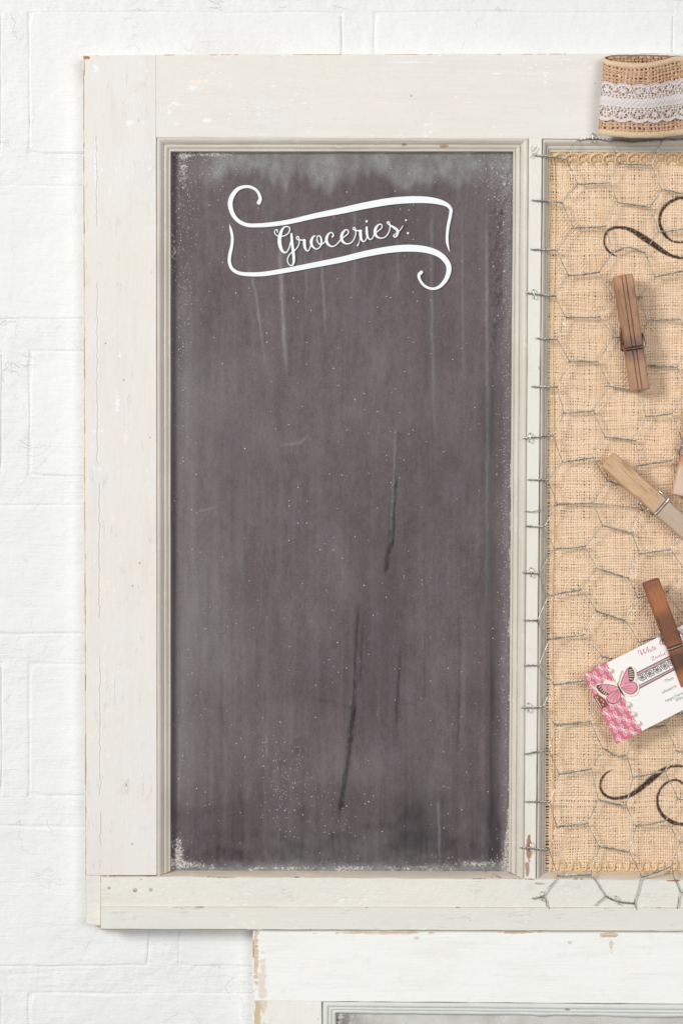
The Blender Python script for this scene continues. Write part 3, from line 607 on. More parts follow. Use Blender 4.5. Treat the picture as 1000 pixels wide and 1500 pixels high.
# thick selvedge thread down the left side
mb = MB(); t = np.linspace(0, 1, 120)
mb.tube(P(811-3*t+1.2*np.sin(t*17)+1.5*(fbm(t*30, 0.2, 3)-0.5), 226+t*1050, YB-0.0006, YB), 0.0006, 6); mb.build('selvedge_thread', M_braid, burlap, True)
# gimp braid trims
def braid(y0, y1, per, flip, seed, x0=812, x1=1090):
    mb = MB(); n = int((x1-x0)/per*14); t = np.linspace(0, (x1-x0)/per*2*np.pi, n)
    for q in (0, 1, 2):
        x = x0+t*per/(2*np.pi)-(per*0.40)*np.sin(t*1.0)*flip; yv = np.cos(t)
        cy = (y0+y1)/2+(0.5*per*0.02)*np.sin(t*.3)
        mb.tube(P(x+(q-1)*0.3, cy+yv*((y1-y0)/2-abs(q-1)*0.0-q*1.7+1.7*0.6), YB-0.0011-0.0006*np.sin(t)-q*0.0002, YB), 0.0004, 5)
    for q in (-1.6, 0, 1.6):
        x = np.linspace(x0-2, x1, n); mb.tube(P(x, (y0+y1)/2+2+q+0.5*np.sin(x*0.9+q), YB-0.0010-0.0003*np.cos(x*2*np.pi/per), YB), 0.00036, 5)
    return mb.build('braid_trim', M_braid, burlap, True)
braid(223.5, 241, 18.2, 1, 1); 
mb = MB(); x = np.linspace(814, 1090, 590); per = 20.6
for q in range(3):
    ph = (x-822)/per*2*np.pi; yv = np.sign(np.cos(ph))*np.abs(np.cos(ph))**0.7
    mb.tube(P(x+ (q-1)*1.3*np.sin(ph)*0+np.sin(2*ph)*0.9, 1268-yv*(7.6-q*1.45), YB-0.0012+0.0002*q, YB), 0.00042, 5)
for q in (0, 2): mb.tube(P(x, 1276+q+0.4*np.sin(x*0.8), YB-0.0009, YB), 0.0004, 5)
mb.build('braid_trim', M_braid, burlap, True)

# chicken wire -----------------------------------------------------------
TW = {}  # twist name -> polyline in photo px
def z3(*p): return [(700+x*.3, 180+y*.3) for x, y in p]
def z4(*p): return [(700+x*.3, 600+y*.3) for x, y in p]
def z5(*p): return [(700+x*.3, 1000+y*.3) for x, y in p]
TW.update(A1=z3((270, 158), (425, 175)), A2=z3((260, 378), (410, 390)), A3=z3((255, 618), (385, 624)), A4=z3((235, 832), (375, 847)), A5=z3((280, 1052), (385, 1058)), A6=z3((260, 1288), (385, 1290)),
 B0=z3((485, 85), (560, 76), (640, 86), (760, 92), (900, 84), (1080, 78)), B1=z3((485, 298), (640, 290)), B2=z3((465, 512), (622, 503)), B3=z3((440, 745), (590, 728)), B4=z3((430, 950), (592, 945)), B5=z3((445, 1163), (585, 1165)), B6=z3((418, 1416), (562, 1406)),
 C1=z3((690, 198), (845, 205)), C2=z3((680, 385), (840, 410)), C3=z3((655, 632), (735, 606), (810, 632)), C4=z3((655, 848), (800, 852)), C5=z3((660, 1043), (808, 1058)), C6=z3((640, 1283), (795, 1312)),
 D1=z3((895, 322), (1060, 356)), D2=z3((880, 532), (1060, 512)), D3=z3((862, 750), (1040, 715)), D4=z3((840, 962), (985, 960)), D5=z3((830, 1185), (970, 1192)), D6=z3((815, 1433), (945, 1418)),
 A7=z4((215, 140), (365, 128)), A8=z4((240, 342), (340, 345)), A9=z4((235, 570), (322, 572)), A10=z4((215, 795), (297, 800)), A11=z4((222, 1028), (288, 1030)), A12=z4((225, 1250), (295, 1248)),
 B7=z4((412, 256), (560, 235)), B8=z4((385, 462), (558, 457)), B9=z4((370, 680), (522, 668)), B10=z4((345, 908), (500, 878)), B11=z4((350, 1120), (512, 1100)), B12=z4((370, 1343), (520, 1322)),
 C7=z4((618, 132), (770, 150)), C8=z4((630, 345), (762, 388)), C9=z4((605, 565), (750, 602)), C10=z4((580, 775), (732, 822)), C11=z4((580, 985), (715, 1030)), C12=z4((605, 1205), (740, 1235)),
 D7=z4((790, 272), (945, 247)), D8=z4((800, 490), (935, 468)), D9=z4((785, 705), (940, 682)), D10=z4((778, 918), (925, 888)), D11=z4((785, 1135), (930, 1100)),
 A13=z5((212, 122), (315, 118)), A14=z5((228, 348), (342, 328)), A15=z5((228, 580), (350, 582)), A16=z5((198, 803), (345, 815)), A17=z5((262, 1052), (318, 1040)),
 B13=z5((375, 208), (545, 190)), B14=z5((393, 447), (552, 422)), B15=z5((383, 705), (532, 688)), B16=z5((388, 943), (548, 935)),
 C13=z5((590, 95), (730, 130)), C14=z5((605, 318), (670, 355), (725, 355)), C15=z5((585, 568), (655, 592), (720, 598)), C16=z5((592, 800), (735, 825)), C17=z5((620, 1040), (680, 1068), (760, 1075)),
 D13=z5((770, 232), (912, 210)), D14=z5((755, 462), (910, 432)), D15=z5((770, 702), (915, 672)), D16=z5((795, 948), (935, 900)),
 E14=z5((970, 335), (1100, 345)), E15=z5((975, 568), (1100, 575)), E16=z5((985, 778), (1100, 775)), E17=z5((985, 1020), (1100, 1020)))
for k_, (ex, ey) in dict(E4=(1009, 447), E5=(1009, 499), E6=(1008, 567), E7=(1000, 648), E8=(995.5, 715), E10=(1003, 836), E11=(1001.5, 895.5), E13=(985, 1045)).items(): TW[k_] = [(ex, ey), (ex+52, ey+2)]
for k_ in ('E4', 'E5', 'E6', 'E7', 'E8', 'E10', 'E11', 'E13', 'D1', 'D2', 'D3'): TW['F'+k_] = [(TW[k_][-1][0]+22, TW[k_][-1][1]+32), (1102, TW[k_][-1][1]+33)]
def wy(px, py):
    px = np.asarray(px, float); py = np.asarray(py, float)
    base = -0.0013+(0.0016+0.0032*(fbm(px/40, py/50, 201, 2)-0.35))*sst(800, 830, px)
    base = np.where(py > 1276, np.minimum(base, -0.0017), base); base = np.where(py < 224, np.minimum(base, -0.0008), base)
    return np.minimum(base, 0.0034)
netting = bpy.data.objects.new('chicken_wire', None); C.objects.link(netting); netting.parent = frame; netting.empty_display_size = 0.02
netting['label'] = 'hexagonal galvanised chicken wire stretched over the burlap pane'
RW = 0.00034
def wire(pts, r=RW, bow=0.0, seed=0):
    p = crom(np.array(pts, float), 8)
    n = len(p); s_ = np.linspace(0, 1, n)
    wob = np.stack([fbm(s_*3+seed*3.7, seed*1.3, 210, 2)-0.5, fbm(s_*3+seed*5.1, seed*2.3, 211, 2)-0.5], 1)*3.0*np.sin(np.pi*s_)[:, None]
    p = p+wob
    mb = MB(); mb.tube(P(p[:, 0], p[:, 1], wy(p[:, 0], p[:, 1]), 0), r, 6); mb.build('wire_strand', M_wire, netting, True)
def L(k): return TW[k][0]
def R(k): return TW[k][-1]
links = []
for i in range(1, 18):
    if i > 1: links.append((R(f'A{i}'), L(f'B{i-1}')))
    else: links.append((R('A1'), L('B0')))
    if f'B{i}' in TW: links.append((R(f'A{i}'), L(f'B{i}')))
for i in range(1, 17):
    if i != 0: links.append((R(f'B{i}'), L(f'C{i}')))
    if f'C{i+1}' in TW: links.append((R(f'B{i}'), L(f'C{i+1}')))
for i in range(1, 18):
    if f'D{i-1}' in TW: links.append((R(f'C{i}'), L(f'D{i-1}')))
    if f'D{i}' in TW: links.append((R(f'C{i}'), L(f'D{i}')))
links += [(z3((640, 86))[0], L('C1')), (R('C1'), z3((900, 84))[0])]
links += [(R('D13'), L('E14')), (R('D14'), L('E14')), (R('D14'), L('E15')), (R('D15'), L('E15')), (R('D15'), L('E16')), (R('D16'), L('E16')), (R('D16'), L('E17')),
          (R('D4'), z3((1030, 890))[0]), (R('D4'), z3((1030, 1060))[0]), (R('D5'), z3((1030, 1095))[0]), (R('D5'), z3((1020, 1290))[0]), (R('D6'), z3((1030, 1290))[0]), (R('D6'), z4((1000, 160))[0]),
          (R('D7'), z4((1000, 158))[0]), (R('D7'), z4((985, 380))[0]), (R('D8'), z4((985, 385))[0]), (R('D8'), z4((985, 560))[0]), (R('D9'), z4((975, 625))[0]), (R('D9'), z4((1010, 790))[0]), (R('D10'), z4((1010, 780))[0]),
          (R('D10'), z4((1005, 985))[0]), (z4((1005, 985))[0], R('D11')), (R('D13'), z5((950, 150))[0]), (R('A17'), z5((345, 1104))[0]), (L('C17'), z5((568, 1087))[0]), (R('C17'), z5((772, 1106))[0]), (L('E17'), z5((968, 1102))[0]), (R('D16'), z5((950, 930))[0])]
for k_ in ('E4', 'E5', 'E6', 'E7', 'E8', 'E10', 'E11', 'E13', 'D1', 'D2', 'D3'): links.append((R(k_), L('F'+k_)))
for k_, n_ in (('E5', 'E4'), ('E6', 'E5'), ('E7', 'E6'), ('E8', 'E7'), ('E11', 'E10'), ('D2', 'D1'), ('D3', 'D2'), ('E4', 'D3')): links.append((R(k_), L('F'+n_)))
for i, (p, q) in enumerate(links): wire([p, ((p[0]+q[0])/2, (p[1]+q[1])/2), q], seed=i)
wire(z4((228, 496), (265, 498), (320, 485), (385, 464)), seed=301); wire(z4((558, 457), (640, 466), (720, 470), (805, 490)), seed=302)
wire(z3((268, 158), (262, 115)), seed=303, r=0.00025); wire(z3((268, 158), (285, 118)), seed=304, r=0.00025); wire(z3((268, 158), (255, 172)), seed=305, r=0.00025)
def twist(name, pts):
    p = crom(np.array(pts, float), 14 if len(pts) > 2 else 28); d = np.r_[0, np.cumsum(np.hypot(*np.diff(p, axis=0).T))]
    n = max(24, int(d[-1]*1.3)); s_ = np.linspace(0, d[-1], n); x = np.interp(s_, d, p[:, 0]); y = np.interp(s_, d, p[:, 1])
    y = y+(fbm(s_/16, pts[0][0]*0.3, 222, 2)-0.5)*2.0*np.sin(np.pi*s_/d[-1])
    T = np.stack([np.gradient(x), np.gradient(y)], 1); T /= np.linalg.norm(T, axis=1)[:, None]; N = np.stack([-T[:, 1], T[:, 0]], 1)
    mb = MB(); yy = wy(x, y); a0 = random.uniform(0, 6)
    for k in (0, np.pi):
        an = a0+k+s_/10.5*2*np.pi; r = 0.95
        q = P(x+N[:, 0]*np.cos(an)*r, y+N[:, 1]*np.cos(an)*r, yy+np.sin(an)*r*S, 0); mb.tube(q, 0.00034, 6)
    mb.build('wire_twist', M_wire, netting, True)
for k, pts in TW.items(): twist(k, pts)
def staple(cx, cy, ang, ln=13):
    mb = MB(); c, s_ = math.cos(ang), math.sin(ang); y0 = float(wy(cx, cy))-0.0009
    p = [(cx-c*ln/2, cy-s_*ln/2, 0.001), (cx-c*ln/2, cy-s_*ln/2, y0+0.0002), (cx-c*ln*0.3, cy-s_*ln*0.3, y0-0.0003), (cx+c*ln*0.3, cy+s_*ln*0.3, y0-0.0003), (cx+c*ln/2, cy+s_*ln/2, y0+0.0002), (cx+c*ln/2, cy+s_*ln/2, 0.001)]
    p = np.array(p); mb.tube(P(p[:, 0], p[:, 1], p[:, 2], 0), 0.0004, 5); mb.build('staple', M_steel, frame, True)
for cx, cy, an in [(781, 431, 1.5), (775, 641, 1.65), (777, 838, 1.55), (773, 1036, 1.5), (776, 1240, 1.6), (793, 1312, 1.5), (903, 1318, 1.15), (867, 202, 1.55)]: staple(cx, cy, an)
def nail(cx, cy, r):
    mb = MB(); disc(mb, cx, cy, r, -0.0005, 0.00035, 0, 0, 14); disc(mb, cx, cy, r*0.5, -0.0007, 0.0003, 0, 0, 10); mb.build('nail_head', M_nail, frame)
for cx, cy, r in [(160, 1300.5, 2.2), (198, 1303.5, 3.0), (221, 1303, 2.6)]: nail(cx, cy, r)

# ------------------------------------------------------------------ burlap ribbon loop on the top rail
loop = thing('burlap_ribbon_loop', 'burlap ribbon loop with white lace band over the frame top corner', 'ribbon', P(940, 204, -0.004).tolist())
# plan path: (x px, depth m, y of top edge px, y of bottom edge px)
path = np.array([(1075, -.0026, 82, 196), (1020, -.0030, 81, 194), (980, -.0034, 80, 194), (940, -.0038, 79, 195), (908, -.0046, 79.5, 196), (890, -.0068, 82, 197), (884, -.0105, 86, 198.5), (889, -.0146, 91, 200), (905, -.0176, 95, 203), (928, -.0186, 97, 205), (952, -.0168, 95, 204.5), (972, -.0136, 89.5, 202), (990, -.0108, 84, 199), (1010, -.0096, 82, 197), (1035, -.0088, 82, 196), (1075, -.0046, 83, 196)], float)
pp = crom(path, 12); arc = np.r_[0, np.cumsum(np.hypot(np.diff(pp[:, 0]), np.diff(pp[:, 1]/S)))]
LT = arc[-1]; HB = 116.0
def map_loop(u, v, h, off=0.0):
    """u along the ribbon (px), v down its width 0..HB (px), h outward (px)"""
    g = [np.interp(u, arc, pp[:, i]) for i in range(4)]
    e = 1.0; gx = (np.interp(u+e, arc, pp[:, 0])-np.interp(u-e, arc, pp[:, 0])); gy = (np.interp(u+e, arc, pp[:, 1])-np.interp(u-e, arc, pp[:, 1]))/S
    ln = np.hypot(gx, gy)+1e-9; nx, ny = gy/ln, -gx/ln
    f = v/HB; x = g[0]-8*f*sst(960, 890, g[0])+nx*(h+off); yp = g[2]+(g[3]-g[2])*f; dep = g[1]+ny*(h+off)*S-0.0022*np.sin(np.pi*f)*sst(0.35*LT, 0.5*LT, u)
    return P(x, yp, dep, -0.008)
# outward must face away from the loop's inside: check sign on the front run
_t = map_loop(np.array([arc[-60]]), np.array([50.0]), np.array([0.0]))[0, 1]-map_loop(np.array([arc[-60]]), np.array([50.0]), np.array([3.0]))[0, 1]
SG = 1.0 if _t > 0 else -1.0
ul = np.arange(0, LT, 5.6); vl = np.arange(2.5, HB-1, 4.9)
for V, cols, nb_, n_ in weave(ul, vl, 3.8, 3.4, 1.0, 1.2, lambda u, v, h: map_loop(u, v, SG*h), 300):
    o = grid_mesh('burlap_threads', V, n_, 4, M_loop, loop, cols, True, nb_); o['kind'] = 'stuff'
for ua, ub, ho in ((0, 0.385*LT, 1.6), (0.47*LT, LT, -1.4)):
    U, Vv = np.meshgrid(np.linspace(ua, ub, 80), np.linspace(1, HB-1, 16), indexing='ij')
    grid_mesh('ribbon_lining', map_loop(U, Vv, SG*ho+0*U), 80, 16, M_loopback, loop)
for v0 in (1.0, HB-7.0):
    uu = np.linspace(0, LT, 330); V = []
    for q, hh in ((-1.5, -0.6), (-1.0, 1.5), (2.0, 2.3), (6.0, 2.0), (7.6, -0.2)):
        V.append(map_loop(uu, v0+q+(fbm(uu/6, q, 55, 3)-0.5)*1.4, SG*(hh+(fbm(uu/4, q*3, 56, 3)-0.5)*0.9)))
    grid_mesh('hem', np.array(V), 5, 330, M_hem, loop)
# lace band: a net of cut holes, scalloped on both edges
nu, nv = 520, 74; u0 = 0.30*LT
uu = np.linspace(u0, LT, nu); vv = np.linspace(0, 1, nv)
U, T = np.meshgrid(uu, vv, indexing='ij'); sc = 4.0*np.abs(np.sin((U)/22*np.pi)); v_top = 38-sc*0.9; v_bot = 90+sc
VV = v_top+(v_bot-v_top)*T
mid = 63.5; q = (VV-mid)
hole = np.zeros_like(U, bool); U_ = U; Uw = U+3.0*(fbm(U/9, VV/9, 401, 3)-0.5); q = q+2.4*(fbm(U/8, VV/8, 402, 3)-0.5); cu = (Uw % 22)-11; U = Uw; hs = 0.5+1.1*fbm(U/5, VV/5, 403, 3)
for sgn in (-1, 1):
    w2 = q*sgn
    # rosettes near the scallops, small eyelets by the central cord
    for an in range(8):
        ax, ay = cu-6.2*math.cos(an*math.pi/4), w2-(18.5+5.6*math.sin(an*math.pi/4)); hole |= (ax**2+ay**2) < 2.4*hs
    hole |= (np.abs(((U % 5.5)-2.75)) < 1.5) & (np.abs(w2-8.2) < 0.8)
    hole |= (np.abs(((U % 4.4)-2.2)) < 1.0) & (np.abs(w2-10.9) < 0.8)
    cu2 = ((U+11) % 22)-11; hole |= ((cu2/2.6)**2+((w2-16)/2.2)**2 < 1) & (np.abs(cu2) > 0.7)
    hole |= (fbm(U/1.9, VV/1.9, 404+sgn, 2) > 0.70) & (w2 > 11.5) & (w2 < 25)
    hole |= ((cu2-3.8)**2+(w2-20.5)**2 < 1.7) | ((cu2+3.8)**2+(w2-20.5)**2 < 1.7)
U = U_; hh = 2.6+0.9*np.exp(-(q/3.2)**2)*(1+0.35*np.sin(U*1.9+q))+0.35*np.sin(U*0.9)*np.cos(VV*0.8)
V = map_loop(U, VV, SG*hh).reshape(-1, 3)
F = [[i*nv+j, i*nv+j+1, (i+1)*nv+j+1, (i+1)*nv+j] for i in range(nu-1) for j in range(nv-1) if not hole[i, j]]
mb = MB(); mb.add(V, F); mb.build('lace_trim', M_lace, loop, True)
for edge in (0, -1):
    mb = MB(); mb.tube(map_loop(U[:, edge], VV[:, edge], SG*(hh[:, edge]+0.1)), 0.00042, 5); mb.build('lace_edging', M_lace, loop, True)

# ------------------------------------------------------------------ clothespins
def mk_pinwood(name, c1, c2, c3, A, B, bands=(), rough=0.38):
    """wood grain runs along the pin A->B (photo px); bands = (t0, t1, colour, strength) stains across it"""
    m = Mat(name, rough, 0.5); ang = math.atan2(B[0]-A[0], B[1]-A[1])
    x, y, z = m.xyz()
    ca, sa = math.cos(ang), math.sin(ang); Lp = math.hypot(B[0]-A[0], B[1]-A[1])
    dx = m.math('SUBTRACT', x, A[0]); dy = m.math('SUBTRACT', y, A[1])
    t = m.math('DIVIDE', m.math('ADD', m.math('MULTIPLY', dx, sa), m.math('MULTIPLY', dy, ca)), Lp)
    wv_ = m.math('SUBTRACT', m.math('MULTIPLY', dx, ca), m.math('MULTIPLY', dy, sa))
    cb = m.n('CombineXYZ'); m.set(cb.inputs[0], m.math('MULTIPLY', wv_, 0.32)); m.set(cb.inputs[1], m.math('MULTIPLY', t, 3.2)); m.set(cb.inputs[2], m.math('MULTIPLY', z, 0.3))
    g = m.noise(cb.outputs[0], 1, 5, 0.65, 0.6)
    c = m.mix(m.mr(g, 0.32, 0.68), c1, c2); c = m.mix(m.mr(g, 0.54, 0.68, 0, 0.75), c, c3); c = m.mix(m.mr(m.noise(cb.outputs[0], 3.1, 3, 0.6), 0.5, 0.7, 0, 0.35), c, c3)
    nz = m.noise(m.px(), 1/14, 3)
    tt = m.math('ADD', t, m.math('MULTIPLY', m.math('SUBTRACT', nz, 0.5), 0.12))
    for t0, t1, cc, st in bands:
        k = m.math('MULTIPLY', m.mr(tt, t0-0.05, t0+0.05), m.mr(tt, t1-0.05, t1+0.05, 1, 0)); c = m.mix(m.math('MULTIPLY', k, st), c, cc)
    m.col(c); m.bump(g, 0.4, 0.0006); return m.mat
def clothespin(label, A, B, wpx, y0, wood, springmat, grooves=(), lbev=1.0, tilt=0.05):
    A = np.array(A, float); B = np.array(B, float); Lp = np.linalg.norm(B-A); ax = (B-A)/Lp; pr = np.array([-ax[1], ax[0]])*-1.0   # pr points to the pin's right when its top is up
    LM = Lp*S*1000; W = wpx*S*1000; k = LM/74.0
    base = P(*(A+B)/2, y0).tolist()
    t = thing('clothespin', label, 'clothespin', base, 'clothespins on the wire')
    def M3(x, yl, z):
        x, yl, z = np.broadcast_arrays(np.asarray(x, float), np.asarray(yl, float), np.asarray(z, float))
        q = A[None]+ax[None]*(yl.ravel()/1000/S)[:, None]-pr[None]*(-x.ravel()/1000/S)[:, None]
        return P(q[:, 0], q[:, 1], y0-z.ravel()/1000-tilt*(LM/2-yl.ravel())/1000, y0)
    st = np.array([0, 0.8, 2.5, 10, 20, 30, 38, 43, 45.6, 46.3, 47.7, 48.4, 52, 60, 68, 72.5, 73.6, 74])*k
    zo = np.array([4.6, 5.5, 5.8, 5.7, 5.5, 5.3, 5.1, 5.0, 5.0, 4.3, 4.3, 5.0, 5.0, 4.8, 4.6, 4.4, 4.1, 3.4])
    zi = np.array([3.2, 2.6, 2.4, 2.0, 1.5, 1.0, 0.7, 0.5, 0.4, 0.4, 0.4, 0.4, 0.3, 0.8, 0.3, 0.15, 0.15, 0.3])
    xs = [(-W/2, -1.3*lbev), (-W/2+0.5*lbev, -0.45*lbev), (-W/2+1.1*lbev, 0)]
    for g in grooves: xs += [(g*W-0.42, 0), (g*W-0.1, -0.9), (g*W+0.15, -0.9), (g*W+0.45, 0)]
    xs += [(W/2-0.9, 0), (W/2-0.3, -0.35), (W/2, -1.1)]
    for sgn in (1, -1):
        V = []; n = len(xs)+2
        for i in range(len(st)):
            shr = 1.0-(0.06 if i in (0, len(st)-1) else 0)
            for (x, dz) in xs: V.append((x*shr, st[i], sgn*(max(zo[i]+dz, zi[i]+0.4))))
            V.append((W/2*shr, st[i], sgn*zi[i])); V.append((-W/2*shr, st[i], sgn*zi[i]))
        V = np.array(V); Wd = M3(V[:, 0], V[:, 1], V[:, 2])
        F = [[i*n+j, i*n+(j+1) % n, (i+1)*n+(j+1) % n, (i+1)*n+j] for i in range(len(st)-1) for j in range(n)]+[list(range(n)), [(len(st)-1)*n+j for j in range(n)]]
        mb = MB(); mb.add(Wd, F); mb.build('wooden_prong', wood, t)
    # spring: coil between the prongs, one arm over each face
    mb = MB(); an = np.linspace(0, 2*np.pi*4.0, 90); xx = np.linspace(-W/2-0.5, W/2+0.5, 90)
    coil = np.stack([xx, 41*k+3.1*np.sin(an), 3.1*np.cos(an)*0.9], 1)
    armr = [(W/2+0.7, 38.5*k, 2.2), (W/2+0.9, 42*k, 4.0), (W/2+0.8, 45.5*k, 5.2), (W/2+0.2, 47*k, 5.5), (W/4, 47.1*k, 5.15), (-W/2+1.2, 47.1*k, 5.1), (-W/2+0.6, 47.1*k, 4.2)]
    arml = [(-W/2-0.7, 33*k, 2.6), (-W/2-1.0, 36*k, 3.0), (-W/2-1.0, 42*k, 1.0), (-W/2-0.9, 45.5*k, -4.4), (-W/2-0.1, 47*k, -5.4), (-W/4, 47.1*k, -5.2), (W/2-1.2, 47.1*k, -5.1)]
    for pts in (coil, crom(armr, 6), crom(arml, 6)):
        pts = np.array(pts); mb.tube(M3(pts[:, 0], pts[:, 1], pts[:, 2]), 0.00068, 7)
    mb.build('spring', springmat, t, True)
    return t
A1_, B1_ = (910.5, 404), (936.5, 572)
W1 = mk_pinwood('dark_brown_pin_wood', lin(140, 98, 68), lin(188, 144, 106), lin(82, 56, 42), A1_, B1_, [(0.0, 0.07, lin(196, 150, 118), 0.7), (0.55, 0.72, lin(92, 66, 58), 0.75), (0.72, 1.1, lin(190, 148, 118), 0.45)], 0.4)
clothespin('dark brown clothespin with twin grooves, upright below the upper scroll print', A1_, B1_, 28, -0.0040, W1, M_rust, grooves=(-0.10, 0.10), lbev=2.2)
A2_, B2_ = (888, 673.5), (1012, 783)
W2 = mk_pinwood('pale_weathered_pin_wood', lin(214, 178, 138), lin(194, 152, 110), lin(146, 106, 74), A2_, B2_, [(0.60, 1.1, lin(186, 168, 150), 0.75)])
clothespin('pale weathered clothespin with bright steel spring lying diagonally across the wire', A2_, B2_, 28, -0.0040, W2, M_steel, lbev=0.9)
A3_, B3_ = (951, 850), (1008, 1003)
W3 = mk_pinwood('amber_pin_wood', lin(150, 84, 46), lin(196, 122, 68), lin(78, 42, 28), A3_, B3_, [(-0.1, 0.07, lin(118, 74, 52), 0.75), (0.30, 0.62, lin(84, 52, 38), 0.65), (0.64, 0.86, lin(60, 40, 32), 0.8)], 0.35)
clothespin('glossy amber brown clothespin gripping the printed card', A3_, B3_, 24, -0.0058, W3, M_dkspring, lbev=1.0)
A4_, B4_ = (1033, 566), (998.5, 727)
W4 = mk_pinwood('pale_pink_pin_wood', lin(226, 198, 176), lin(214, 184, 160), lin(196, 160, 134), A4_, B4_, [(0.3, 0.60, lin(216, 180, 176), 0.8), (0.60, 0.73, lin(178, 118, 84), 0.85)])
clothespin('pale pinkish clothespin tip poking in at the right edge', A4_, B4_, 30, -0.0040, W4, M_steel, lbev=0.9)

# ------------------------------------------------------------------ printed card held by the amber pin
YC = -0.0058
def flat(name, c, rough=0.5, var=0.06, c2=None):
    m = Mat(name, rough, 0.3); c2 = c2 or (c[0]*(1-var), c[1]*(1-var), c[2]*(1-var), 1); m.col(m.mix(m.noise(m.px(), 1/6, 3), c, c2)); return m.mat
M_card = flat('cream_card_stock', lin(247, 243, 238), 0.5, 0.03); M_pink = flat('pink_printed_paper', lin(216, 122, 138), 0.5, 0.1, lin(204, 106, 122)); M_wh = flat('white_print', lin(250, 232, 234))
M_brownr = flat('brown_ribbon_print', lin(142, 76, 66)); M_cream = flat('cream_cutout', lin(248, 236, 216)); M_wing = flat('pink_wing', lin(236, 160, 176), 0.5, 0.1, lin(226, 142, 162)); M_dk = flat('dark_wing_tip', lin(96, 66, 58))
M_ink = flat('grey_ink', lin(132, 124, 124)); M_red = flat('rose_ink', lin(206, 118, 144)); M_band = flat('rose_brown_band', lin(204, 166, 162)); M_bandk = flat('dark_band', lin(92, 70, 68))
m = Mat('pearl_bead', 0.25, 0.6); m.col(m.mix(m.noise(m.px(), 1/5), lin(244, 232, 216), lin(232, 216, 198))); M_pearl = m.mat
card = thing('printed_card', 'white printed card with pink flowered strip, butterfly and pearl beads', 'card', P(950, 1065, YC).tolist())
z8 = lambda l: [(850+p[0]*.1, 960+p[1]*.1)+tuple(w_*.1 for w_ in p[2:]) for p in l]
z7 = lambda l: [(900+p[0]*.1, 920+p[1]*.1)+tuple(w_*.1 for w_ in p[2:]) for p in l]
mb = MB(); poly(mb, [(854, 988), (1029, 900.5), (1077, 1000), (902, 1090)], YC, 0.0005, YC); mb.build('card_sheet', M_card, card)
Y1 = YC-0.0005
sp_ = z8([(40, 285), (365, 92), (412, 185), (440, 262), (500, 375), (560, 470), (620, 600), (665, 680), (645, 700), (720, 765), (735, 830), (770, 900), (800, 960), (830, 1030), (862, 1042), (895, 1112), (520, 1300)])
mb = MB(); poly(mb, sp_, Y1, 0.0003, YC); strip = mb.build('pink_strip', M_pink, card)
ins = inside(sp_); mb = MB(); Yq = Y1-0.0003; zz = 0
for i in range(-6, 8):
    for j in range(-3, 9):
        cx, cy = 88+142*i+98*j, 280+44*i+192*j
        if not ins(850+cx*.1, 960+cy*.1): continue
        disc(mb, 850+cx*.1, 960+cy*.1, 1.35, Yq, 0.00022, YC)
        for dx, dy in ((142, 44), (-142, -44), (98, 192), (-98, -192)):
            l = math.hypot(dx, dy); ux, uy = dx/l, dy/l; nx, ny = -uy, ux; ln = 55 if abs(dx) > 120 else 80
            pts = []
            for a_ in np.linspace(0, 2*np.pi, 13):
                r1 = ln/2*(1-math.cos(a_)); r2 = 25*math.sin(a_)*(0.6+0.4*math.sin(a_/2)); pts.append((cx+12*ux+ux*r1+nx*r2, cy+12*uy+uy*r1+ny*r2, 7))
            zz += 1; stroke(mb, z8(pts), Yq, YC, h=0.00006+0.000004*(zz % 20), rise=0.00001, n=2, keep=ins)
            q = z8([(cx+ux*ln*.72, cy+uy*ln*.72)])[0]
            if ins(*q): disc(mb, q[0], q[1], 0.7, Yq, 0.00018, YC, n=7)
mb.build('flower_print', M_wh, strip)
mb = MB(); poly(mb, z8([(170, 604), (238, 570), (345, 640), (405, 725), (270, 797)]), Yq, 0.00035, YC); rb = mb.build('brown_ribbon', M_brownr, card)
mb = MB()
for cx, cy in ((225, 640), (250, 675), (270, 712), (300, 650), (328, 678), (240, 610), (318, 720)): disc(mb, 850+cx*.1, 960+cy*.1, 0.9, Yq-0.00035, 0.0001, YC, n=8)
for l in ([(180, 625, 7), (285, 790, 7)], [(205, 602, 6), (300, 765, 6)]): stroke(mb, z8(l), Yq-0.00035, YC, h=0.00005, n=3)
mb.build('ribbon_print', M_cream, rb)
# band of printed lace
mb = MB()
for l, w_ in (([(318, 655), (900, 358)], 12), ([(330, 694), (900, 400)], 9), ([(350, 840), (900, 556)], 9), ([(356, 884), (900, 592)], 13)): stroke(mb, z7([(x, y, w_) for x, y in l]), Y1, YC, h=0.00008, n=6)
for q in range(6):
    cx, cy = 395+q*110, 722-q*56
    for an in range(8):
        a_ = an*math.pi/4+0.46; pts = [(cx+math.cos(a_)*r_-math.sin(a_)*s__, cy+math.sin(a_)*r_+math.cos(a_)*s__, 7.5) for r_, s__ in ((8, 0), (26, -13), (48, -11), (54, 0), (48, 11), (26, 13), (8, 0))]
        stroke(mb, z7(pts), Y1, YC, h=0.00006+0.000005*an, rise=0.00001, n=3)
    for sg in (-1, 1): stroke(mb, z7([(cx+55+sg*12, cy-28+sg*52, 9), (cx+55+sg*4, cy-28+sg*18, 9)]), Y1, YC, h=0.00014, n=3)
mb.build('lace_print', M_bandk, card)
mb = MB()
for l in ([(324, 674), (900, 379)], [(353, 862), (900, 574)]): stroke(mb, z7([(x, y, 26) for x, y in l]), Y1, YC, h=0.00004, n=6, rise=0)
mb.build('band_print', M_band, card)
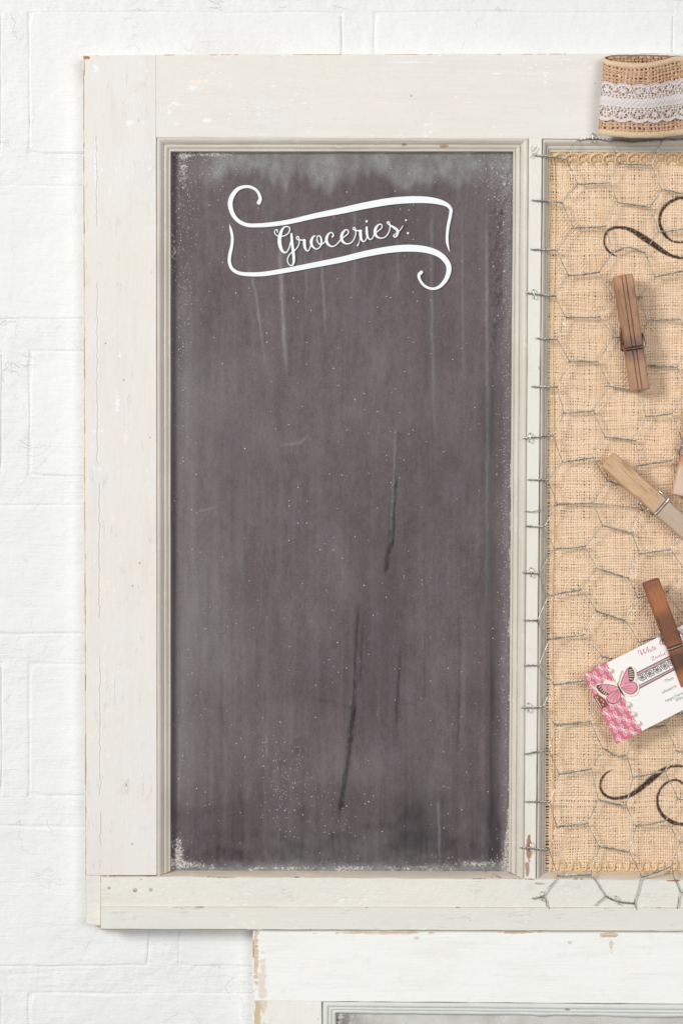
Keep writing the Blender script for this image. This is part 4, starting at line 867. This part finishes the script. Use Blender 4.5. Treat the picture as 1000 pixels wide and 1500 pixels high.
# butterfly
YF = Y1-0.0007
bfl = z8([(205, 450), (225, 420), (330, 405), (345, 365), (375, 360), (470, 385), (520, 400), (545, 370), (560, 290), (590, 215), (610, 215), (612, 260), (640, 240), (690, 170), (740, 145), (790, 190), (812, 270), (815, 340), (800, 375), (840, 410), (850, 470), (830, 550), (780, 590), (700, 600), (640, 590), (635, 605), (590, 610), (560, 670), (500, 720), (430, 712), (375, 670), (350, 630), (280, 580), (225, 520)])
mb = MB(); poly(mb, bfl, Y1+0.0001, 0.0008, YC); bf = mb.build('butterfly', M_cream, card)
for pts in ([(575, 445), (590, 380), (620, 290), (660, 215), (710, 165), (740, 170), (775, 230), (782, 310), (770, 365), (740, 385), (700, 385), (640, 410), (600, 440)],
            [(580, 462), (640, 414), (720, 391), (780, 394), (815, 430), (820, 480), (790, 535), (730, 565), (670, 550), (620, 510)],
            [(545, 470), (480, 440), (390, 425), (290, 422), (230, 435), (218, 455), (250, 510), (310, 565), (360, 585), (410, 570), (450, 545), (500, 500)],
            [(545, 490), (490, 520), (430, 553), (385, 600), (375, 645), (410, 690), (470, 705), (520, 690), (565, 640), (582, 580), (570, 510)]):
    mb = MB(); poly(mb, z8(pts), YF, 0.00012, YC); wg = mb.build('wing', M_wing, bf)
Yw = YF-0.00012; mb = MB()
poly(mb, z8([(715, 165), (742, 172), (776, 230), (782, 310), (768, 362), (735, 385), (700, 375), (700, 330), (690, 260), (682, 215)]), Yw, 0.00006, YC)
poly(mb, z8([(290, 422), (230, 435), (218, 455), (250, 510), (310, 565), (365, 587), (410, 565), (380, 540), (320, 500), (300, 450)]), Yw, 0.00006, YC)
for l in ([(530, 410, 8), (555, 470, 22), (595, 540, 24), (630, 592, 10)], [(540, 425, 4), (570, 330, 4), (600, 225, 5)],
          [(575, 445, 7), (590, 380, 7), (660, 215, 7), (715, 165, 7)], [(580, 462, 6), (620, 510, 6), (670, 550, 7), (730, 565, 8), (790, 535, 10), (820, 480, 12), (813, 430, 10), (780, 394, 8), (720, 390, 6), (640, 412, 6)],
          [(545, 470, 6), (480, 440, 6), (390, 425, 7), (290, 422, 8)], [(545, 488, 6), (490, 520, 6), (430, 553, 6), (385, 600, 8), (375, 645, 12), (410, 690, 13), (470, 705, 13), (520, 690, 8), (565, 640, 7), (582, 580, 6), (565, 505, 6)],
          [(600, 470, 4), (720, 440, 4)], [(610, 480, 4), (760, 480, 4)], [(620, 490, 4), (740, 530, 4)], [(540, 510, 4), (470, 660, 4)], [(550, 520, 4), (520, 660, 4)], [(530, 505, 4), (420, 640, 4)], [(400, 430, 5), (380, 480, 5), (440, 540, 4)], [(640, 320, 5), (690, 310, 5)]):
    stroke(mb, z8(l), Yw, YC, h=0.00008, n=4, rise=0.00003)
mb.build('wing_pattern', M_dk, bf)
mb = MB()
for l in ([(700, 215, 9), (745, 205, 9)], [(702, 245, 9), (758, 238, 9)], [(706, 275, 9), (765, 272, 9)], [(708, 305, 9), (768, 305, 9)], [(716, 340, 14), (750, 345, 10)],
          [(262, 470, 9), (285, 440, 9)], [(282, 500, 9), (305, 468, 9)], [(305, 530, 9), (328, 505, 9)], [(330, 552, 9), (350, 525, 9)], [(358, 570, 9), (372, 545, 9)]):
    stroke(mb, z8(l), Yw, YC, h=0.00016, n=3)
mb.build('wing_stripes', M_cream, bf)
def pearl(cx, cy, r):
    mb = MB(); V = []; n = 12
    for i in range(6):
        ph = i/5*math.pi/2
        for j in range(n): a_ = 2*math.pi*j/n; V.append(P(cx+r*math.cos(ph)*math.cos(a_), cy+r*math.cos(ph)*math.sin(a_), Yq-r*S*math.sin(ph)*0.9, YC))
    F = [[i*n+j, i*n+(j+1) % n, (i+1)*n+(j+1) % n, (i+1)*n+j] for i in range(5) for j in range(n)]
    mb.add(V, F); mb.build('pearl', M_pearl, card, True)
for cx, cy, r in ((440, 222, 36), (697, 717, 42), (772, 857, 40), (844, 992, 40)): pearl(850+cx*.1, 960+cy*.1, r*.1)
# printed words
def text(body, x, y, hgt, ang, mat, shear=0.0, wsc=1.0):
    cu = bpy.data.curves.new('print', 'FONT'); cu.body = body; cu.size = 1; cu.shear = shear
    o = bpy.data.objects.new('print', cu); C.objects.link(o); bpy.context.view_layer.update()
    me = bpy.data.meshes.new_from_object(o.evaluated_get(bpy.context.evaluated_depsgraph_get())); bpy.data.objects.remove(o)
    v = np.array([q.co[:] for q in me.vertices]); k = hgt/0.69; c, s_ = math.cos(ang), math.sin(ang)
    X_ = v[:, 0]*k*wsc; Y_ = -v[:, 1]*k
    px, py = x+X_*c+Y_*s_, y-X_*s_+Y_*c
    W_ = P(px, py, Y1-0.00008, YC)-wloc(card)
    for q, co in zip(me.vertices, W_): q.co = co
    me.name = 'printed_text'; return link('printed_text', me, mat, card)
an = math.radians(26.3)
text('Thun', 973.7, 1000.2, 4.6, an, M_ink); text('whitecric', 969.3, 1016.4, 4.6, an, M_ink, 0, 0.95); text('https://ww', 974.2, 1029.0, 4.6, an, M_ink); text('Whi', 989.2, 1028.4, 4.8, an, M_ink)
mb = MB()
SC = [[(352, 372, 7), (336, 360, 8), (338, 335, 8), (360, 328, 10), (378, 350, 14), (392, 396, 12)], [(392, 396, 6), (412, 345, 6), (424, 306, 6)], [(408, 310, 12), (428, 352, 12), (446, 376, 10)], [(446, 376, 6), (460, 330, 6), (462, 282, 6)],
      [(474, 275, 9), (482, 330, 9), (490, 360, 9)], [(484, 335, 5), (500, 312, 6), (512, 325, 8), (516, 350, 7)], [(524, 310, 8), (534, 342, 8), (548, 334, 5)], [(540, 262, 8), (556, 320, 8), (570, 326, 5)], [(536, 288, 6), (566, 276, 6)], [(572, 308, 5), (592, 292, 5), (584, 278, 6), (572, 296, 9), (584, 316, 7), (606, 300, 4)],
      [(700, 160, 8), (684, 156, 8), (660, 185, 12), (656, 225, 14), (676, 246, 8), (706, 236, 6)],
      [(524, 432, 5), (540, 420, 6), (560, 414, 8), (556, 440, 8), (542, 468, 6), (562, 470, 6), (584, 452, 5)], [(592, 440, 6), (586, 428, 7), (600, 420, 5), (606, 434, 6), (594, 444, 5)], [(614, 414, 6), (622, 434, 6), (636, 404, 4)], [(642, 416, 4), (656, 404, 5), (648, 396, 5), (642, 412, 6), (656, 420, 4), (668, 408, 4)], [(664, 356, 6), (678, 404, 6), (690, 402, 4)], [(692, 378, 5), (702, 396, 5), (718, 372, 4), (722, 400, 4)], [(722, 350, 6), (732, 388, 5), (750, 376, 4)],
      [(945, 25, 8), (930, 32, 8), (940, 52, 8), (975, 40, 8), (990, 10, 10), (1000, 60, 12), (985, 95, 10), (1010, 90, 8)], [(960, 95, 7), (985, 70, 8), (1010, 60, 8)]]
for l in SC: stroke(mb, z7(l), Y1, YC, h=0.00006, n=5, rise=0.00004)
mb.build('printed_script', M_red, card)

# ------------------------------------------------------------------ the white door standing below
YD = 0.0012
door = thing('panelled_door', 'white painted panelled door with flaking edge standing below the framed board', 'door', P(700, 1640, YD+0.006).tolist())
plank('door_rail', [(370.5, 1358), (1150, 1358), (1150, 1471.5), (370.2, 1466)], YD, 0.0146, (0.5, 0.5, 0.6, 1.8), [M_door, M_edge], door, jit=0.7, seed=12, em_=(0, 0, 0, 1))
plank('door_stile', [(370.2, 1465.6), (471, 1465.6), (471, 1660), (370, 1660)], YD+0.0002, 0.0145, (0.4, 0.6, 0.5, 1.8), [M_doorstile, M_edge, M_wornedge], door, jit=0.7, seed=11, em_=(0, 2, 0, 1))
S2 = PROF; PROF = [(0, 0.3), (0.05, 3), (0.10, 1.0), (0.30, 1.4), (0.42, 2.2), (0.45, 4.2), (0.49, 3.2), (0.66, 3.6), (0.70, 6), (0.74, 4.8), (0.95, 6.5), (1.0, 11)]
def door_mould():
    n = 70; t = np.linspace(0, 1, n)
    for sd in ('top', 'left'):
        V = []
        for pi_, (k, dz) in enumerate(PROF):
            if sd == 'top': A = np.array((472+20*k, 1467+19*k)); B = np.array((1150, 1472+22*k))
            else: A = np.array((472+20*k, 1467+19*k)); B = np.array((472+20*k, 1660))
            p = A+(B-A)*t[:, None]; w_ = (fbm(t*24+pi_*.3, pi_*.2, 66, 3)-0.5)*(0.7 if pi_ < 9 else 3.2)*np.minimum(1, 12*t)
            p = p+np.array([0, 1.0] if sd == 'top' else [1.0, 0])*w_[:, None]
            V.append(P(p[:, 0], p[:, 1], YD+dz*S, YD))
        grid_mesh('moulding', np.array(V), len(PROF), n, M_doormould, door)
door_mould(); PROF = S2
m = Mat('grey_flaking_panel', 0.5, 0.4)
x, y, z = m.xyz(); g = m.noise(m.px(), 1/9, 6, 0.7); dark_k = m.math('MULTIPLY', m.mr(x, 492, 540, 1, 0), m.mr(g, 0.40, 0.52))
c = m.mix(m.mr(m.noise(m.px(), 1/40, 3), 0.35, 0.7), lin(206, 206, 200), lin(190, 186, 178)); c = m.mix(dark_k, c, lin(104, 92, 90)); m.col(m.mix(m.mr(m.noise(m.px(), 1/3, 4), 0.66, 0.7), c, lin(230, 230, 226))); m.bump(g, 0.4, 0.0006)
mb = MB(); mb.add(P([480, 1150, 1150, 480], [1476, 1476, 1660, 1660], YD+0.0046), [[0, 1, 2, 3]]); mb.build('door_panel', m.mat, door)
